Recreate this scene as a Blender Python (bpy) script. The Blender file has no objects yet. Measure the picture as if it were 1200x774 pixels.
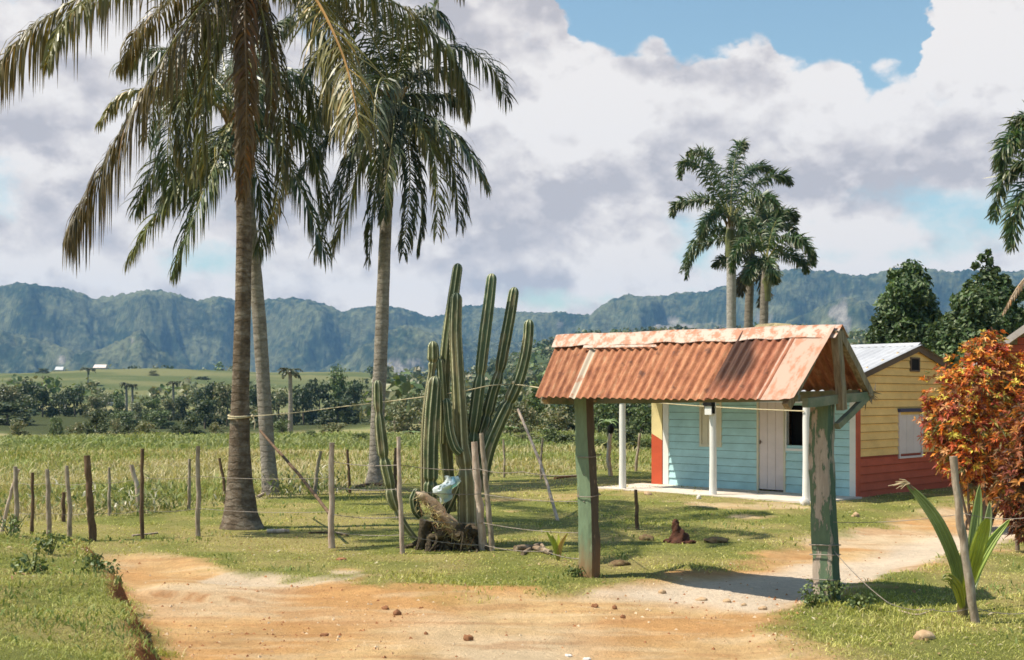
import bpy, math, random
import numpy as np
from mathutils import Vector, Matrix

rng = np.random.default_rng(7)
random.seed(7)
C = bpy.context.scene.collection
F = 1400.0      # focal length of the photo in its own pixels (1200 wide)
HY = 466.0      # horizon line
EYE = 1.9
R = math.radians

def P(x, y, Y):
    return np.array([(x - 600) / F * Y, Y, EYE + (HY - y) / F * Y])
def G(x, y):
    Y = EYE * F / (y - HY)
    return np.array([(x - 600) / F * Y, Y])

# ------------------------------------------------------------------ noise
def _h(ix, iy, s):
    a = (ix.astype(np.int64) * 374761393 + iy.astype(np.int64) * 668265263 + s * 974711) & 0x7fffffff
    a = ((a ^ (a >> 13)) * 1274126177) & 0x7fffffff
    a = a ^ (a >> 16)
    return (a & 0xffff) / 65535.0
def vn(x, y, s=0):
    x = np.asarray(x, float); y = np.asarray(y, float)
    ix = np.floor(x); iy = np.floor(y)
    fx = x - ix; fy = y - iy
    fx = fx * fx * (3 - 2 * fx); fy = fy * fy * (3 - 2 * fy)
    a = _h(ix, iy, s); b = _h(ix + 1, iy, s); c = _h(ix, iy + 1, s); d = _h(ix + 1, iy + 1, s)
    return (a + (b - a) * fx) * (1 - fy) + (c + (d - c) * fx) * fy
def fbm(x, y, o=4, s=0):
    t = 0; a = .5; n = 0
    for i in range(o):
        t = t + a * vn(x * 2 ** i, y * 2 ** i, s + i * 17); n += a; a *= .5
    return t / n
def sm(a, b, x):
    t = np.clip((np.asarray(x, float) - a) / (b - a), 0, 1)
    return t * t * (3 - 2 * t)

def sdf(poly, X, Y):
    """signed distance to a polygon, negative inside"""
    poly = np.asarray(poly, float); d = np.full(X.shape, 1e9); ins = np.zeros(X.shape, bool)
    n = len(poly)
    for i in range(n):
        a = poly[i]; b = poly[(i + 1) % n]; e = b - a
        wx = X - a[0]; wy = Y - a[1]
        t = np.clip((wx * e[0] + wy * e[1]) / (e @ e + 1e-12), 0, 1)
        d = np.minimum(d, np.hypot(wx - e[0] * t, wy - e[1] * t))
        c = (a[1] > Y) != (b[1] > Y)
        den = e[1] if abs(e[1]) > 1e-9 else 1e-9
        ins ^= c & (X < a[0] + (Y - a[1]) * e[0] / den)
    return np.where(ins, -d, d)

# ------------------------------------------------------------------ terrain
BANK = [G(*p) for p in [(100, 651), (122, 676), (140, 705), (155, 728), (172, 752), (196, 790), (215, 850), (230, 1000)]]
BANK = BANK + [np.array([-3.0, 3.0]), np.array([-14, 3.0]), np.array([-14., 15.2]), np.array([-7.5, 15.0])]
ROADPX = [(107, 652), (150, 649), (200, 654), (250, 667), (320, 672), (380, 680), (440, 691), (520, 697), (600, 693),
          (660, 692), (720, 688), (770, 680), (830, 666), (880, 656), (905, 645), (935, 636), (985, 624), (1050, 611), (1110, 599),
          (1190, 592), (1300, 586), (1300, 606), (1230, 620), (1180, 632), (1140, 645), (1100, 655), (1050, 674), (1000, 688), (955, 704),
          (920, 720), (892, 736), (930, 760), (985, 790), (1050, 860), (1150, 1100), (1400, 1800), (-400, 1800), (200, 1000), (215, 850),
          (196, 790), (172, 752), (155, 728), (140, 705), (122, 676)]
ROAD = np.array([G(*p) for p in ROADPX])
PALE = np.array([G(*p) for p in [(690, 691), (780, 684), (870, 672), (940, 656), (1000, 650), (1060, 634), (1120, 622), (1200, 604), (1300, 594), (1300, 606),
        (1200, 628), (1150, 643), (1100, 655), (1050, 674), (1000, 688), (955, 704), (900, 715), (800, 705)]])

def gz(X, Y, fine=True):
    X = np.asarray(X, float); Y = np.asarray(Y, float)
    r = np.hypot(X, Y)
    px = 600 + F * X / np.maximum(Y, 1.0)
    px = np.where(Y < 1, 600, np.clip(px, -900, 2100))
    z = .05 * (fbm(X * .35 + 9, Y * .35, 3, 3) - .5) * sm(3, 10, r)
    z = z * (1 + 8 * sm(30, 90, r))
    if fine:
        z = z + .03 * (fbm(X * 3, Y * 3, 3, 11) - .5) * (1 - sm(20, 40, r))
    near = r < 30
    if np.any(near):
        b = sdf(BANK, X, Y) + .22 * (fbm(X * 2.2, Y * 2.2, 3, 5) - .5)
        bank = .46 * sm(.05, -.33, b) + .12 * sm(-.1, -1.6, b)
        bank = bank * (1 - sm(12.0, 15.0, Y)) * sm(3, 5, r)
        bank = bank * (1 + .25 * (fbm(X * 1.3, Y * 1.3, 2, 31) - .5))
        z = z + bank
        # soft crown and ruts of the dirt road
        rd = sdf(ROAD, X, Y)
        z = z - .05 * sm(.1, -.35, rd)
        inr = sm(0, -.4, rd)
        z = z + inr * .045 * (fbm(X * .9 + 3, Y * 3.2, 4, 43) - .5)          # washed-out ripples along the road
        led = Y - np.interp(X, [G(150, 690)[0], G(200, 693)[0], G(250, 698)[0], G(310, 701)[0]], [G(150, 690)[1], G(200, 693)[1], G(250, 698)[1], G(310, 701)[1]]) + .15 * (fbm(X * 4, X * 0, 3, 45) - .5)
        lw = sm(G(140, 690)[0], G(185, 692)[0], X) * (1 - sm(G(270, 700)[0], G(320, 702)[0], X))
        z = z + .055 * lw * sm(-.03, .04, led) * sm(1.2, .2, led)
    z = z - 1.35 * sm(40, 150, r)
    z = z + .07 * sm(18.2, 20.6, Y) * sm(.6, 2.2, X) * (1 - sm(30, 40, r))
    z = z + 2.6 * (fbm(X * .028 + 3, Y * .022 + 1, 3, 15) - .5) * sm(55, 110, r) * (1 - sm(1000, 1300, r)) + 7.0 * (fbm(X * .008 + 7, Y * .006, 3, 17) - .5) * sm(230, 420, r) * (1 - sm(800, 1200, r))
    wl = 1 - sm(430, 560, px)
    z = z + wl * 12.4 * sm(185, 540, r) * (1 - sm(600, 950, r))
    ch = np.interp(px, [430, 480, 540, 620, 680, 800, 1000, 1300], [4, 6, 13, 27, 34, 35, 33, 30])
    z = z + (1 - wl) * ch * sm(150, 680, r) * (1 - sm(720, 1200, r))
    return z
def gz1(x, y):
    return float(gz(np.array([x]), np.array([y]))[0])

# ------------------------------------------------------------------ mesh building
class MB:
    def __init__(s):
        s.V = []; s.F = []; s.M = []; s.Cc = []; s.U = []; s.n = 0
    def add(s, V, F, col=None, mi=0, uv=None):
        V = np.asarray(V, float).reshape(-1, 3)
        F = np.asarray(F, int)
        s.V.append(V); s.F.append(F + s.n); s.M.append(np.full(len(F), mi))
        if col is None: col = np.ones((len(V), 3))
        col = np.asarray(col, float)
        if col.ndim == 1: col = np.tile(col, (len(V), 1))
        s.Cc.append(col)
        s.U.append(np.zeros((len(V), 2)) if uv is None else np.asarray(uv, float))
        s.n += len(V)
    def box(s, lo, hi, col=None, mi=0, M=None):
        x0, y0, z0 = lo; x1, y1, z1 = hi
        V = np.array([(x0,y0,z0),(x1,y0,z0),(x1,y1,z0),(x0,y1,z0),(x0,y0,z1),(x1,y0,z1),(x1,y1,z1),(x0,y1,z1)], float)
        if M is not None: V = V @ np.asarray(M)[:3,:3].T + np.asarray(M)[:3,3]
        s.add(V, [(0,3,2,1),(4,5,6,7),(0,1,5,4),(1,2,6,5),(2,3,7,6),(3,0,4,7)], col, mi)
    def build(s, name, mats, parent=None, smooth=False):
        V = np.concatenate(s.V)
        me = bpy.data.meshes.new(name)
        me.vertices.add(len(V)); me.vertices.foreach_set('co', V.ravel())
        lens = np.concatenate([np.full(len(f), f.shape[1]) for f in s.F])
        loops = np.concatenate([f.ravel() for f in s.F])
        me.loops.add(len(loops)); me.loops.foreach_set('vertex_index', loops.astype(np.int32))
        me.polygons.add(len(lens))
        st = np.concatenate([[0], np.cumsum(lens)[:-1]])
        me.polygons.foreach_set('loop_start', st.astype(np.int32))
        mi = np.concatenate(s.M)
        me.polygons.foreach_set('material_index', mi.astype(np.int32))
        sms = np.full(len(lens), bool(smooth))
        me.polygons.foreach_set('use_smooth', sms)
        a = me.attributes.new('col', 'FLOAT_COLOR', 'POINT')
        cc = np.concatenate(s.Cc)
        a.data.foreach_set('color', np.concatenate([cc, np.ones((len(cc), 1))], 1).astype(np.float32).ravel())
        uv = np.concatenate(s.U)
        if np.any(uv):
            u = me.uv_layers.new(name='UVMap')
            u.data.foreach_set('uv', uv[loops].astype(np.float32).ravel())
        me.update(); me.validate()
        o = bpy.data.objects.new(name, me); C.objects.link(o)
        for m in (mats if isinstance(mats, (list, tuple)) else [mats]): me.materials.append(m)
        if parent is not None: o.parent = parent
        return o

def catmull(pts, n):
    pts = np.asarray(pts, float)
    if len(pts) == 2:
        t = np.linspace(0, 1, n)[:, None]; return pts[0] * (1 - t) + pts[1] * t
    p = np.concatenate([[2 * pts[0] - pts[1]], pts, [2 * pts[-1] - pts[-2]]])
    m = len(pts) - 1; out = []
    for u in np.linspace(0, m, n):
        i = min(int(u), m - 1); t = u - i
        a, b, c, d = p[i], p[i + 1], p[i + 2], p[i + 3]
        out.append(.5 * ((2 * b) + (c - a) * t + (2 * a - 5 * b + 4 * c - d) * t * t + (3 * b - a - 3 * c + d) * t ** 3))
    return np.array(out)

def frames(pts):
    T = np.gradient(pts, axis=0); T /= np.linalg.norm(T, axis=1)[:, None] + 1e-9
    ref = np.array([0, 1., 0]) if abs(T[0][1]) < .8 else np.array([1., 0, 0])
    N = np.zeros_like(T); B = np.zeros_like(T)
    n = ref - T[0] * (ref @ T[0]); n /= np.linalg.norm(n)
    for i in range(len(T)):
        n = n - T[i] * (n @ T[i]); n /= np.linalg.norm(n) + 1e-9
        N[i] = n; B[i] = np.cross(T[i], n)
    return T, N, B

def tube(mb, pts, rad, seg=8, col=None, mi=0, jit=0., cap=True, ribs=0, ribdepth=.0, ribcol=None, uv=False):
    pts = np.asarray(pts, float); n = len(pts)
    rad = np.asarray(rad, float) if np.ndim(rad) else np.full(n, float(rad))
    T, N, B = frames(pts)
    th = np.linspace(0, 2 * np.pi, seg, endpoint=False)
    prof = np.ones(seg)
    rib = np.zeros(seg)
    if ribs:
        k = np.abs(np.cos(th * ribs / 2))
        prof = 1 - ribdepth + ribdepth * k ** 1.0
        rib = (k > .93).astype(float)
    V = []; Cc = []; U = []
    ph = rng.random(6) * 6.28
    for i in range(n):
        rr = rad[i] * prof
        if jit: rr = rr * (1 + jit * (np.sin(th * 2 + ph[0] + i * .7) * .5 + np.sin(th * 3 + ph[1] - i * 1.1) * .5 + rng.normal(0, .3, seg)))
        V.append(pts[i] + np.outer(np.cos(th) * rr, N[i]) + np.outer(np.sin(th) * rr, B[i]))
        if ribs and ribcol is not None:
            c0 = np.asarray(col); Cc.append(c0[None] * (1 - rib[:, None]) + np.asarray(ribcol)[None] * rib[:, None])
        U.append(np.stack([th / 6.283, np.full(seg, i / (n - 1))], 1))
    V = np.concatenate(V)
    colarr = np.concatenate(Cc) if Cc else (None if col is None else np.tile(np.asarray(col, float), (len(V), 1)) if np.ndim(col) == 1 else np.repeat(np.asarray(col, float), seg, 0))
    i = np.arange(n - 1)[:, None]; j = np.arange(seg)[None]
    j2 = (j + 1) % seg
    Fq = np.stack([i * seg + j, i * seg + j2, (i + 1) * seg + j2, (i + 1) * seg + j], -1).reshape(-1, 4)
    mb.add(V, Fq, colarr, mi, np.concatenate(U) if uv else None)
    if cap:
        for k, e in ((0, 1), (n - 1, 0)):
            ring = V[k * seg:(k + 1) * seg]; c = ring.mean(0)
            Vc = np.concatenate([ring, [c]])
            Fc = [((jj + 1) % seg, jj, seg) if e else (jj, (jj + 1) % seg, seg) for jj in range(seg)]
            cc = None if colarr is None else np.concatenate([colarr[k * seg:(k + 1) * seg], colarr[k * seg:k * seg + 1]])
            mb.add(Vc, Fc, cc, mi)
    return V

# ------------------------------------------------------------------ object helpers
def tag(o, label, cat, group=None, kind=None):
    if kind: o['kind'] = kind; 
    if label: o['label'] = label
    if cat: o['category'] = cat
    if group: o['group'] = group
    return o
def thing(name, label, cat, loc=(0, 0, 0), rz=0, group=None):
    o = bpy.data.objects.new(name, None); C.objects.link(o)
    o.empty_display_size = .2
    o.location = tuple(float(v) for v in loc); o.rotation_euler = (0, 0, rz)
    return tag(o, label, cat, group)
def part_world(o, root):
    """geometry was written in world coordinates: move it under its thing without moving it"""
    loc = Vector(root.location); rz = root.rotation_euler[2]
    m = Matrix.Translation(loc) @ Matrix.Rotation(rz, 4, 'Z')
    o.data.transform(m.inverted()); o.parent = root
    return o
def copy_tree(o, parent=None):
    c = o.copy(); C.objects.link(c)
    if parent is not None: c.parent = parent
    for ch in list(o.children): copy_tree(ch, c)
    return c

# ------------------------------------------------------------------ materials
def newmat(name):
    m = bpy.data.materials.new(name); m.use_nodes = True
    nt = m.node_tree; nt.nodes.clear()
    out = nt.nodes.new('ShaderNodeOutputMaterial')
    b = nt.nodes.new('ShaderNodeBsdfPrincipled')
    nt.links.new(b.outputs[0], out.inputs[0])
    return m, nt, b, out
def nd(nt, t, **k):
    n = nt.nodes.new(t)
    for a, v in k.items():
        if a in n.inputs.keys() if isinstance(a, str) else False: n.inputs[a].default_value = v
        else: setattr(n, a, v)
    return n
def noise(nt, vec, scale, detail=5, rough=.6):
    n = nt.nodes.new('ShaderNodeTexNoise'); n.inputs['Scale'].default_value = scale
    n.inputs['Detail'].default_value = detail; n.inputs['Roughness'].default_value = rough
    nt.links.new(vec, n.inputs['Vector']); return n.outputs['Fac']
def ramp(nt, fac, stops):
    r = nt.nodes.new('ShaderNodeValToRGB'); e = r.color_ramp.elements
    while len(e) < len(stops): e.new(.5)
    for el, (p, c) in zip(e, stops):
        el.position = p; el.color = (c, c, c, 1) if np.ndim(c) == 0 else (*c, 1)
    nt.links.new(fac, r.inputs[0]); return r.outputs[0]
def mix(nt, f, a, b, mode='MIX'):
    m = nt.nodes.new('ShaderNodeMix'); m.data_type = 'RGBA'; m.blend_type = mode
    for sock, v in ((m.inputs[0], f), (m.inputs[6], a), (m.inputs[7], b)):
        if hasattr(v, 'is_linked'): nt.links.new(v, sock)
        elif np.ndim(v) == 0: sock.default_value = v
        else: sock.default_value = (*v, 1)
    return m.outputs[2]
def math_n(nt, op, a, b=None, c=None):
    m = nt.nodes.new('ShaderNodeMath'); m.operation = op
    for i, v in enumerate((a, b, c)):
        if v is None: continue
        if hasattr(v, 'is_linked'): nt.links.new(v, m.inputs[i])
        else: m.inputs[i].default_value = v
    return m.outputs[0]
def coords(nt, which='Object', scale=(1, 1, 1)):
    t = nt.nodes.new('ShaderNodeTexCoord')
    mp = nt.nodes.new('ShaderNodeMapping'); mp.inputs['Scale'].default_value = scale
    nt.links.new(t.outputs[which], mp.inputs[0]); return mp.outputs[0]
def attr(nt, name='col'):
    a = nt.nodes.new('ShaderNodeAttribute'); a.attribute_name = name; return a.outputs['Color']
def bump(nt, b, h, strength=.3, dist=.02):
    n = nt.nodes.new('ShaderNodeBump'); n.inputs['Strength'].default_value = strength; n.inputs['Distance'].default_value = dist
    nt.links.new(h, n.inputs['Height']); nt.links.new(n.outputs[0], b.inputs['Normal'])
def setb(b, rough=.8, spec=.3):
    b.inputs['Roughness'].default_value = rough; b.inputs['Specular IOR Level'].default_value = spec

def mat_noise(name, stops, scale=6, stretch=(1, 1, 1), rough=.85, spec=.25, bs=.35, bd=.01, bscale=None, detail=6, use_attr=False):
    m, nt, b, out = newmat(name); setb(b, rough, spec)
    v = coords(nt, 'Object', stretch)
    f = noise(nt, v, scale, detail, .65)
    c = ramp(nt, f, stops)
    if use_attr: c = mix(nt, 1.0, c, attr(nt), 'MULTIPLY')
    nt.links.new(c, b.inputs['Base Color'])
    f2 = noise(nt, v, bscale or scale * 4, 6, .7)
    bump(nt, b, f2, bs, bd)
    return m
def mat_leaf(name, trans=.3, rough=.55, spec=.35, nscale=3, vari=(.75, 1.25)):
    m, nt, b, out = newmat(name); setb(b, rough, spec)
    v = coords(nt); f = noise(nt, v, nscale, 3)
    c = mix(nt, 1.0, attr(nt), ramp(nt, f, [(.3, vari[0]), (.7, vari[1])]), 'MULTIPLY')
    nt.links.new(c, b.inputs['Base Color'])
    if trans:
        t = nt.nodes.new('ShaderNodeBsdfTranslucent'); nt.links.new(mix(nt, 1.0, c, (1.25, 1.2, .6), 'MULTIPLY'), t.inputs[0])
        mx = nt.nodes.new('ShaderNodeMixShader'); mx.inputs[0].default_value = trans
        nt.links.new(b.outputs[0], mx.inputs[1]); nt.links.new(t.outputs[0], mx.inputs[2]); nt.links.new(mx.outputs[0], out.inputs[0])
    return m
# ================================================================== camera, light, sky
scn = bpy.context.scene
cam_d = bpy.data.cameras.new('camera'); cam = bpy.data.objects.new('camera', cam_d); C.objects.link(cam)
cam.location = (0, 0, EYE); cam.rotation_euler = (R(90), 0, 0)
cam_d.sensor_width = 36; cam_d.lens = F / 1200 * 36; cam_d.shift_y = (HY - 387) / 1200
cam_d.clip_start = .1; cam_d.clip_end = 20000
cam_d.dof.use_dof = True; cam_d.dof.focus_distance = 14.0; cam_d.dof.aperture_fstop = 5.6
scn.camera = cam
try:
    scn.cycles.use_denoising = True; scn.cycles.max_bounces = 6; scn.cycles.transparent_max_bounces = 8
    scn.cycles.filter_width = 1.6
    scn.cycles.sample_clamp_indirect = 4
except Exception: pass
vs = scn.view_settings; vs.view_transform = 'Standard'; vs.look = 'None'; vs.exposure = 0.60; vs.gamma = 1.0

SUN = np.array([-.50, -.06, .85]); SUN /= np.linalg.norm(SUN)
sd = bpy.data.lights.new('sun', 'SUN'); sd.energy = 5.0; sd.angle = R(.55); sd.color = (1, .92, .78)
so = bpy.data.objects.new('sun', sd); C.objects.link(so)
so.rotation_euler = Vector(SUN).to_track_quat('Z', 'Y').to_euler(); so.location = (-20, 0, 40)

w = bpy.data.worlds.new('World'); scn.world = w; w.use_nodes = True
nt = w.node_tree; nt.nodes.clear()
wout = nt.nodes.new('ShaderNodeOutputWorld'); bg = nt.nodes.new('ShaderNodeBackground')
nt.links.new(bg.outputs[0], wout.inputs[0]); bg.inputs[1].default_value = .1
sky = nt.nodes.new('ShaderNodeTexSky'); sky.sky_type = 'NISHITA'; sky.sun_disc = False
sky.sun_elevation = math.asin(SUN[2]); sky.sun_rotation = math.atan2(SUN[0], SUN[1]); sky.air_density = 1.3; sky.dust_density = .8; sky.ozone_density = 1.0
tc = nt.nodes.new('ShaderNodeTexCoord'); sx = nt.nodes.new('ShaderNodeSeparateXYZ'); nt.links.new(tc.outputs['Generated'], sx.inputs[0])
dx, dy, dz = sx.outputs
az = math_n(nt, 'ARCTAN2', dx, dy)
hh = math_n(nt, 'SQRT', math_n(nt, 'ADD', math_n(nt, 'MULTIPLY', dx, dx), math_n(nt, 'MULTIPLY', dy, dy)))
el = math_n(nt, 'DIVIDE', dz, math_n(nt, 'MAXIMUM', hh, .05))
def ae(px, py):
    a = math.atan((px - 600) / F); return a, (HY - py) / F * math.cos(a)
cv = nt.nodes.new('ShaderNodeCombineXYZ')
nt.links.new(az, cv.inputs[0]); nt.links.new(math_n(nt, 'MULTIPLY', el, 1.35), cv.inputs[1])
def wn(off, scale, det, rough=.55):
    ad = nt.nodes.new('ShaderNodeVectorMath'); ad.operation = 'ADD'; ad.inputs[1].default_value = off
    nt.links.new(cv.outputs[0], ad.inputs[0]); return noise(nt, ad.outputs[0], scale, det, rough)
edge = [(560, -260), (630, -120), (648, -40), (662, 8), (672, 22), (682, 44), (700, 58), (722, 56), (742, 50), (765, 50), (785, 56), (802, 68), (820, 66), (838, 58), (856, 50),
        (864, 40), (872, 27), (888, 22), (904, 28), (911, 42), (918, 54), (934, 60), (962, 54), (985, 60), (1004, 72), (1020, 84), (1050, 76), (1070, 68), (1082, 40), (1092, 5), (1110, -40), (1180, -60), (1260, 20)]
fc = nt.nodes.new('ShaderNodeFloatCurve')
cm = fc.mapping; cu = cm.curves[0]; cm.use_clip = False
pts = []
for px, py in edge:
    a, e = ae(px, py); pts.append(((a + .5), e / .6))
pts = [(0.0, .62)] + pts + [(1.0, .45)]
while len(cu.points) < len(pts): cu.points.new(.5, .5)
for p_, (a, b_) in zip(cu.points, pts): p_.location = (a, b_); p_.handle_type = 'AUTO_CLAMPED'
cm.update()
n_az = wn((5.7, 8.3, .2), 30, 5, .6)
nt.links.new(math_n(nt, 'ADD', math_n(nt, 'ADD', az, .5), math_n(nt, 'MULTIPLY', math_n(nt, 'SUBTRACT', n_az, .5), .030)), fc.inputs['Value'])
be = math_n(nt, 'MULTIPLY', fc.outputs[0], .6)
n_edge = wn((3.1, 1.7, .3), 46, 5, .6)
n_big = wn((1.3, 4.2, .9), 9, 6, .55)
def gauss(px, py, wx, wy, amp):
    a, e = ae(px, py)
    u = math_n(nt, 'DIVIDE', math_n(nt, 'SUBTRACT', az, a), wx / F); v = math_n(nt, 'DIVIDE', math_n(nt, 'SUBTRACT', el, e), wy / F)
    q = math_n(nt, 'ADD', math_n(nt, 'MULTIPLY', u, u), math_n(nt, 'MULTIPLY', v, v))
    return math_n(nt, 'MULTIPLY', math_n(nt, 'EXPONENT', math_n(nt, 'MULTIPLY', q, -1)), amp)
def addall(l):
    r_ = l[0]
    for x in l[1:]: r_ = math_n(nt, 'ADD', r_, x)
    return r_
def billow(off, scale):
    ad = nt.nodes.new('ShaderNodeVectorMath'); ad.operation = 'ADD'; ad.inputs[1].default_value = off
    nz = nt.nodes.new('ShaderNodeTexNoise'); nz.inputs['Scale'].default_value = scale * 1.1; nz.inputs['Detail'].default_value = 3
    nt.links.new(cv.outputs[0], ad.inputs[0]); nt.links.new(ad.outputs[0], nz.inputs['Vector'])
    sc_ = nt.nodes.new('ShaderNodeVectorMath'); sc_.operation = 'MULTIPLY_ADD'; sc_.inputs[1].default_value = (.55 / scale,) * 3
    nt.links.new(nz.outputs['Color'], sc_.inputs[0]); nt.links.new(ad.outputs[0], sc_.inputs[2])
    vo = nt.nodes.new('ShaderNodeTexVoronoi'); vo.feature = 'F1'; vo.inputs['Scale'].default_value = scale
    nt.links.new(sc_.outputs[0], vo.inputs['Vector']); return vo.outputs['Distance']
bed = math_n(nt, 'MULTIPLY', math_n(nt, 'SUBTRACT', .42, billow((2.2, 5.5, .3), 26)), .030)
d1 = math_n(nt, 'ADD', math_n(nt, 'ADD', math_n(nt, 'SUBTRACT', be, el), bed), math_n(nt, 'MULTIPLY', math_n(nt, 'SUBTRACT', n_edge, .5), .022))
m1 = nt.nodes.new('ShaderNodeMapRange'); m1.interpolation_type = 'SMOOTHSTEP'
nt.links.new(d1, m1.inputs[0]); m1.inputs[1].default_value = -.001; m1.inputs[2].default_value = .008
gap = addall([gauss(0, 235, 26, 44, .5), gauss(225, 300, 70, 22, .6), gauss(1110, 232, 80, 18, .62), gauss(1175, 262, 70, 24, .62), gauss(812, 290, 34, 44, .62),
              gauss(1060, 300, 150, 14, .5), gauss(640, 352, 90, 16, .5), gauss(370, 40, 40, 30, .5), gauss(250, 250, 40, 25, .5), gauss(480, 335, 120, 12, .35)])
n_gap = wn((2.9, 6.2, .4), 22, 7, .6)
d2 = math_n(nt, 'SUBTRACT', math_n(nt, 'ADD', math_n(nt, 'MULTIPLY', math_n(nt, 'SUBTRACT', n_big, .5), 1.5), math_n(nt, 'MULTIPLY', math_n(nt, 'SUBTRACT', n_gap, .5), 1.6)), gap)
m2 = nt.nodes.new('ShaderNodeMapRange'); m2.interpolation_type = 'SMOOTHSTEP'
nt.links.new(d2, m2.inputs[0]); m2.inputs[1].default_value = -1.0; m2.inputs[2].default_value = -.25
cmask = math_n(nt, 'MULTIPLY', m1.outputs[0], m2.outputs[0])
# shading of the clouds: puffs lit from above, grey bases
na = wn((7.3, 2.2, .5), 7.5, 7, .52); nb = wn((7.3 + .012, 2.2 + .040, .5), 7.5, 7, .52)
nc_ = wn((1.9, 5.2, .7), 19, 6, .55); nd_ = wn((1.9 + .006, 5.2 + .017, .7), 19, 6, .55)
puff = math_n(nt, 'ADD', math_n(nt, 'MULTIPLY', math_n(nt, 'SUBTRACT', na, nb), 3.4), math_n(nt, 'MULTIPLY', math_n(nt, 'SUBTRACT', nc_, nd_), 1.7))
dark = addall([gauss(600, 90, 62, 34, .34), gauss(735, 215, 110, 36, .40), gauss(640, 235, 90, 40, .25), gauss(60, 150, 130, 40, .30), gauss(1010, 225, 150, 34, .32), gauss(560, 250, 70, 60, .22),
               gauss(30, 240, 60, 20, .2), gauss(330, 240, 160, 40, .22), gauss(1000, 170, 160, 26, .12), gauss(620, 330, 120, 20, .12)])
lightg = addall([gauss(560, 318, 900, 36, .22), gauss(900, 70, 200, 40, .25), gauss(1130, 90, 120, 60, .25), gauss(1010, 270, 110, 26, .30), gauss(640, 140, 60, 26, .2), gauss(660, 300, 120, 22, .25), gauss(60, 310, 130, 20, .22),
                 gauss(150, 215, 90, 16, .12), gauss(420, 330, 160, 24, .2), gauss(1180, 290, 70, 20, .25), gauss(570, 30, 80, 40, .2)])
def bill_emboss(o, scale, d, amt):
    return math_n(nt, 'MULTIPLY', math_n(nt, 'SUBTRACT', billow((o + d * .45, o * .7 + d, .3), scale), billow((o, o * .7, .3), scale)), amt)
bill = math_n(nt, 'ADD', bill_emboss(3.3, 13, .022, .42), bill_emboss(7.1, 30, .0095, .26))
ncr = wn((4.4, 9.1, .3), 11, 8, .58)
mcr = nt.nodes.new('ShaderNodeMapRange'); mcr.interpolation_type = 'SMOOTHSTEP'; nt.links.new(ncr, mcr.inputs[0]); mcr.inputs[1].default_value = .475; mcr.inputs[2].default_value = .56
crisp = math_n(nt, 'MULTIPLY', math_n(nt, 'SUBTRACT', mcr.outputs[0], .5), .30)
sh = math_n(nt, 'ADD', math_n(nt, 'ADD', math_n(nt, 'ADD', math_n(nt, 'ADD', math_n(nt, 'ADD', .60, bill), crisp), puff), math_n(nt, 'MULTIPLY', lightg, 1.0)), math_n(nt, 'MULTIPLY', dark, -.85))
ccol = ramp(nt, sh, [(.0, (3.7, 3.5, 3.65)), (.32, (4.7, 4.4, 4.42)), (.58, (5.7, 5.35, 5.18)), (.82, (6.4, 6.05, 5.8))])
skyc = mix(nt, 1.0, sky.outputs[0], (.90, .99, .94), 'MULTIPLY')
lowf = nt.nodes.new('ShaderNodeMapRange'); lowf.inputs[1].default_value = .22; lowf.inputs[2].default_value = .05; nt.links.new(el, lowf.inputs[0])
ccol = mix(nt, 1.0, ccol, mix(nt, lowf.outputs[0], (1., 1., 1.), (1.10, 1.03, .95)), 'MULTIPLY')
fin = mix(nt, cmask, skyc, ccol)
nt.links.new(fin, bg.inputs[0])

# ================================================================== ground
def ground_material():
    m, nt, b, out = newmat('earth_and_turf'); setb(b, .95, .12)
    a = attr(nt); v = coords(nt)
    f = noise(nt, v, 1.3, 8, .65); f3 = noise(nt, v, 14, 6, .7)
    c = mix(nt, 1.0, a, ramp(nt, f, [(.28, .84), (.72, 1.12)]), 'MULTIPLY')
    c = mix(nt, 1.0, c, ramp(nt, f3, [(.3, .84), (.7, 1.12)]), 'MULTIPLY')
    # small stones and crumbs
    vo = nt.nodes.new('ShaderNodeTexVoronoi'); vo.inputs['Scale'].default_value = 26; nt.links.new(v, vo.inputs['Vector'])
    spk = ramp(nt, vo.outputs['Distance'], [(.06, 1.0), (.13, 0.0)])
    c = mix(nt, math_n(nt, 'MULTIPLY', spk, .35), c, (.42, .25, .13))
    nt.links.new(c, b.inputs['Base Color'])
    f2 = noise(nt, v, 22, 8, .75)
    h = math_n(nt, 'ADD', f2, math_n(nt, 'MULTIPLY', f, 1.2))
    bump(nt, b, h, .9, .06)
    return m
M_ground = ground_material()

aa = np.concatenate([np.linspace(-180, -60, 40, endpoint=False), np.linspace(-60, -29, 40, endpoint=False), np.linspace(-29, 29, 560), np.linspace(30, 60, 40), np.linspace(62, 176, 38)])
rr = np.concatenate([np.geomspace(1.5, 7, 30, endpoint=False), np.geomspace(7, 32, 270, endpoint=False), np.geomspace(32, 140, 90, endpoint=False), np.geomspace(140, 1400, 110, endpoint=False), np.geomspace(1400, 3300, 16)])
A_, R_ = np.meshgrid(np.radians(aa), rr)
GX = np.sin(A_) * R_; GY = np.cos(A_) * R_
GZ = gz(GX, GY)
na_, nr_ = len(aa), len(rr)
rd = np.full(GX.shape, 9.0); pl = np.full(GX.shape, 9.0); bk = np.full(GX.shape, 9.0)
nearm = R_ < 34
rd[nearm] = sdf(ROAD, GX[nearm], GY[nearm]); pl[nearm] = sdf(PALE, GX[nearm], GY[nearm]); bk[nearm] = sdf(BANK, GX[nearm], GY[nearm])
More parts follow.
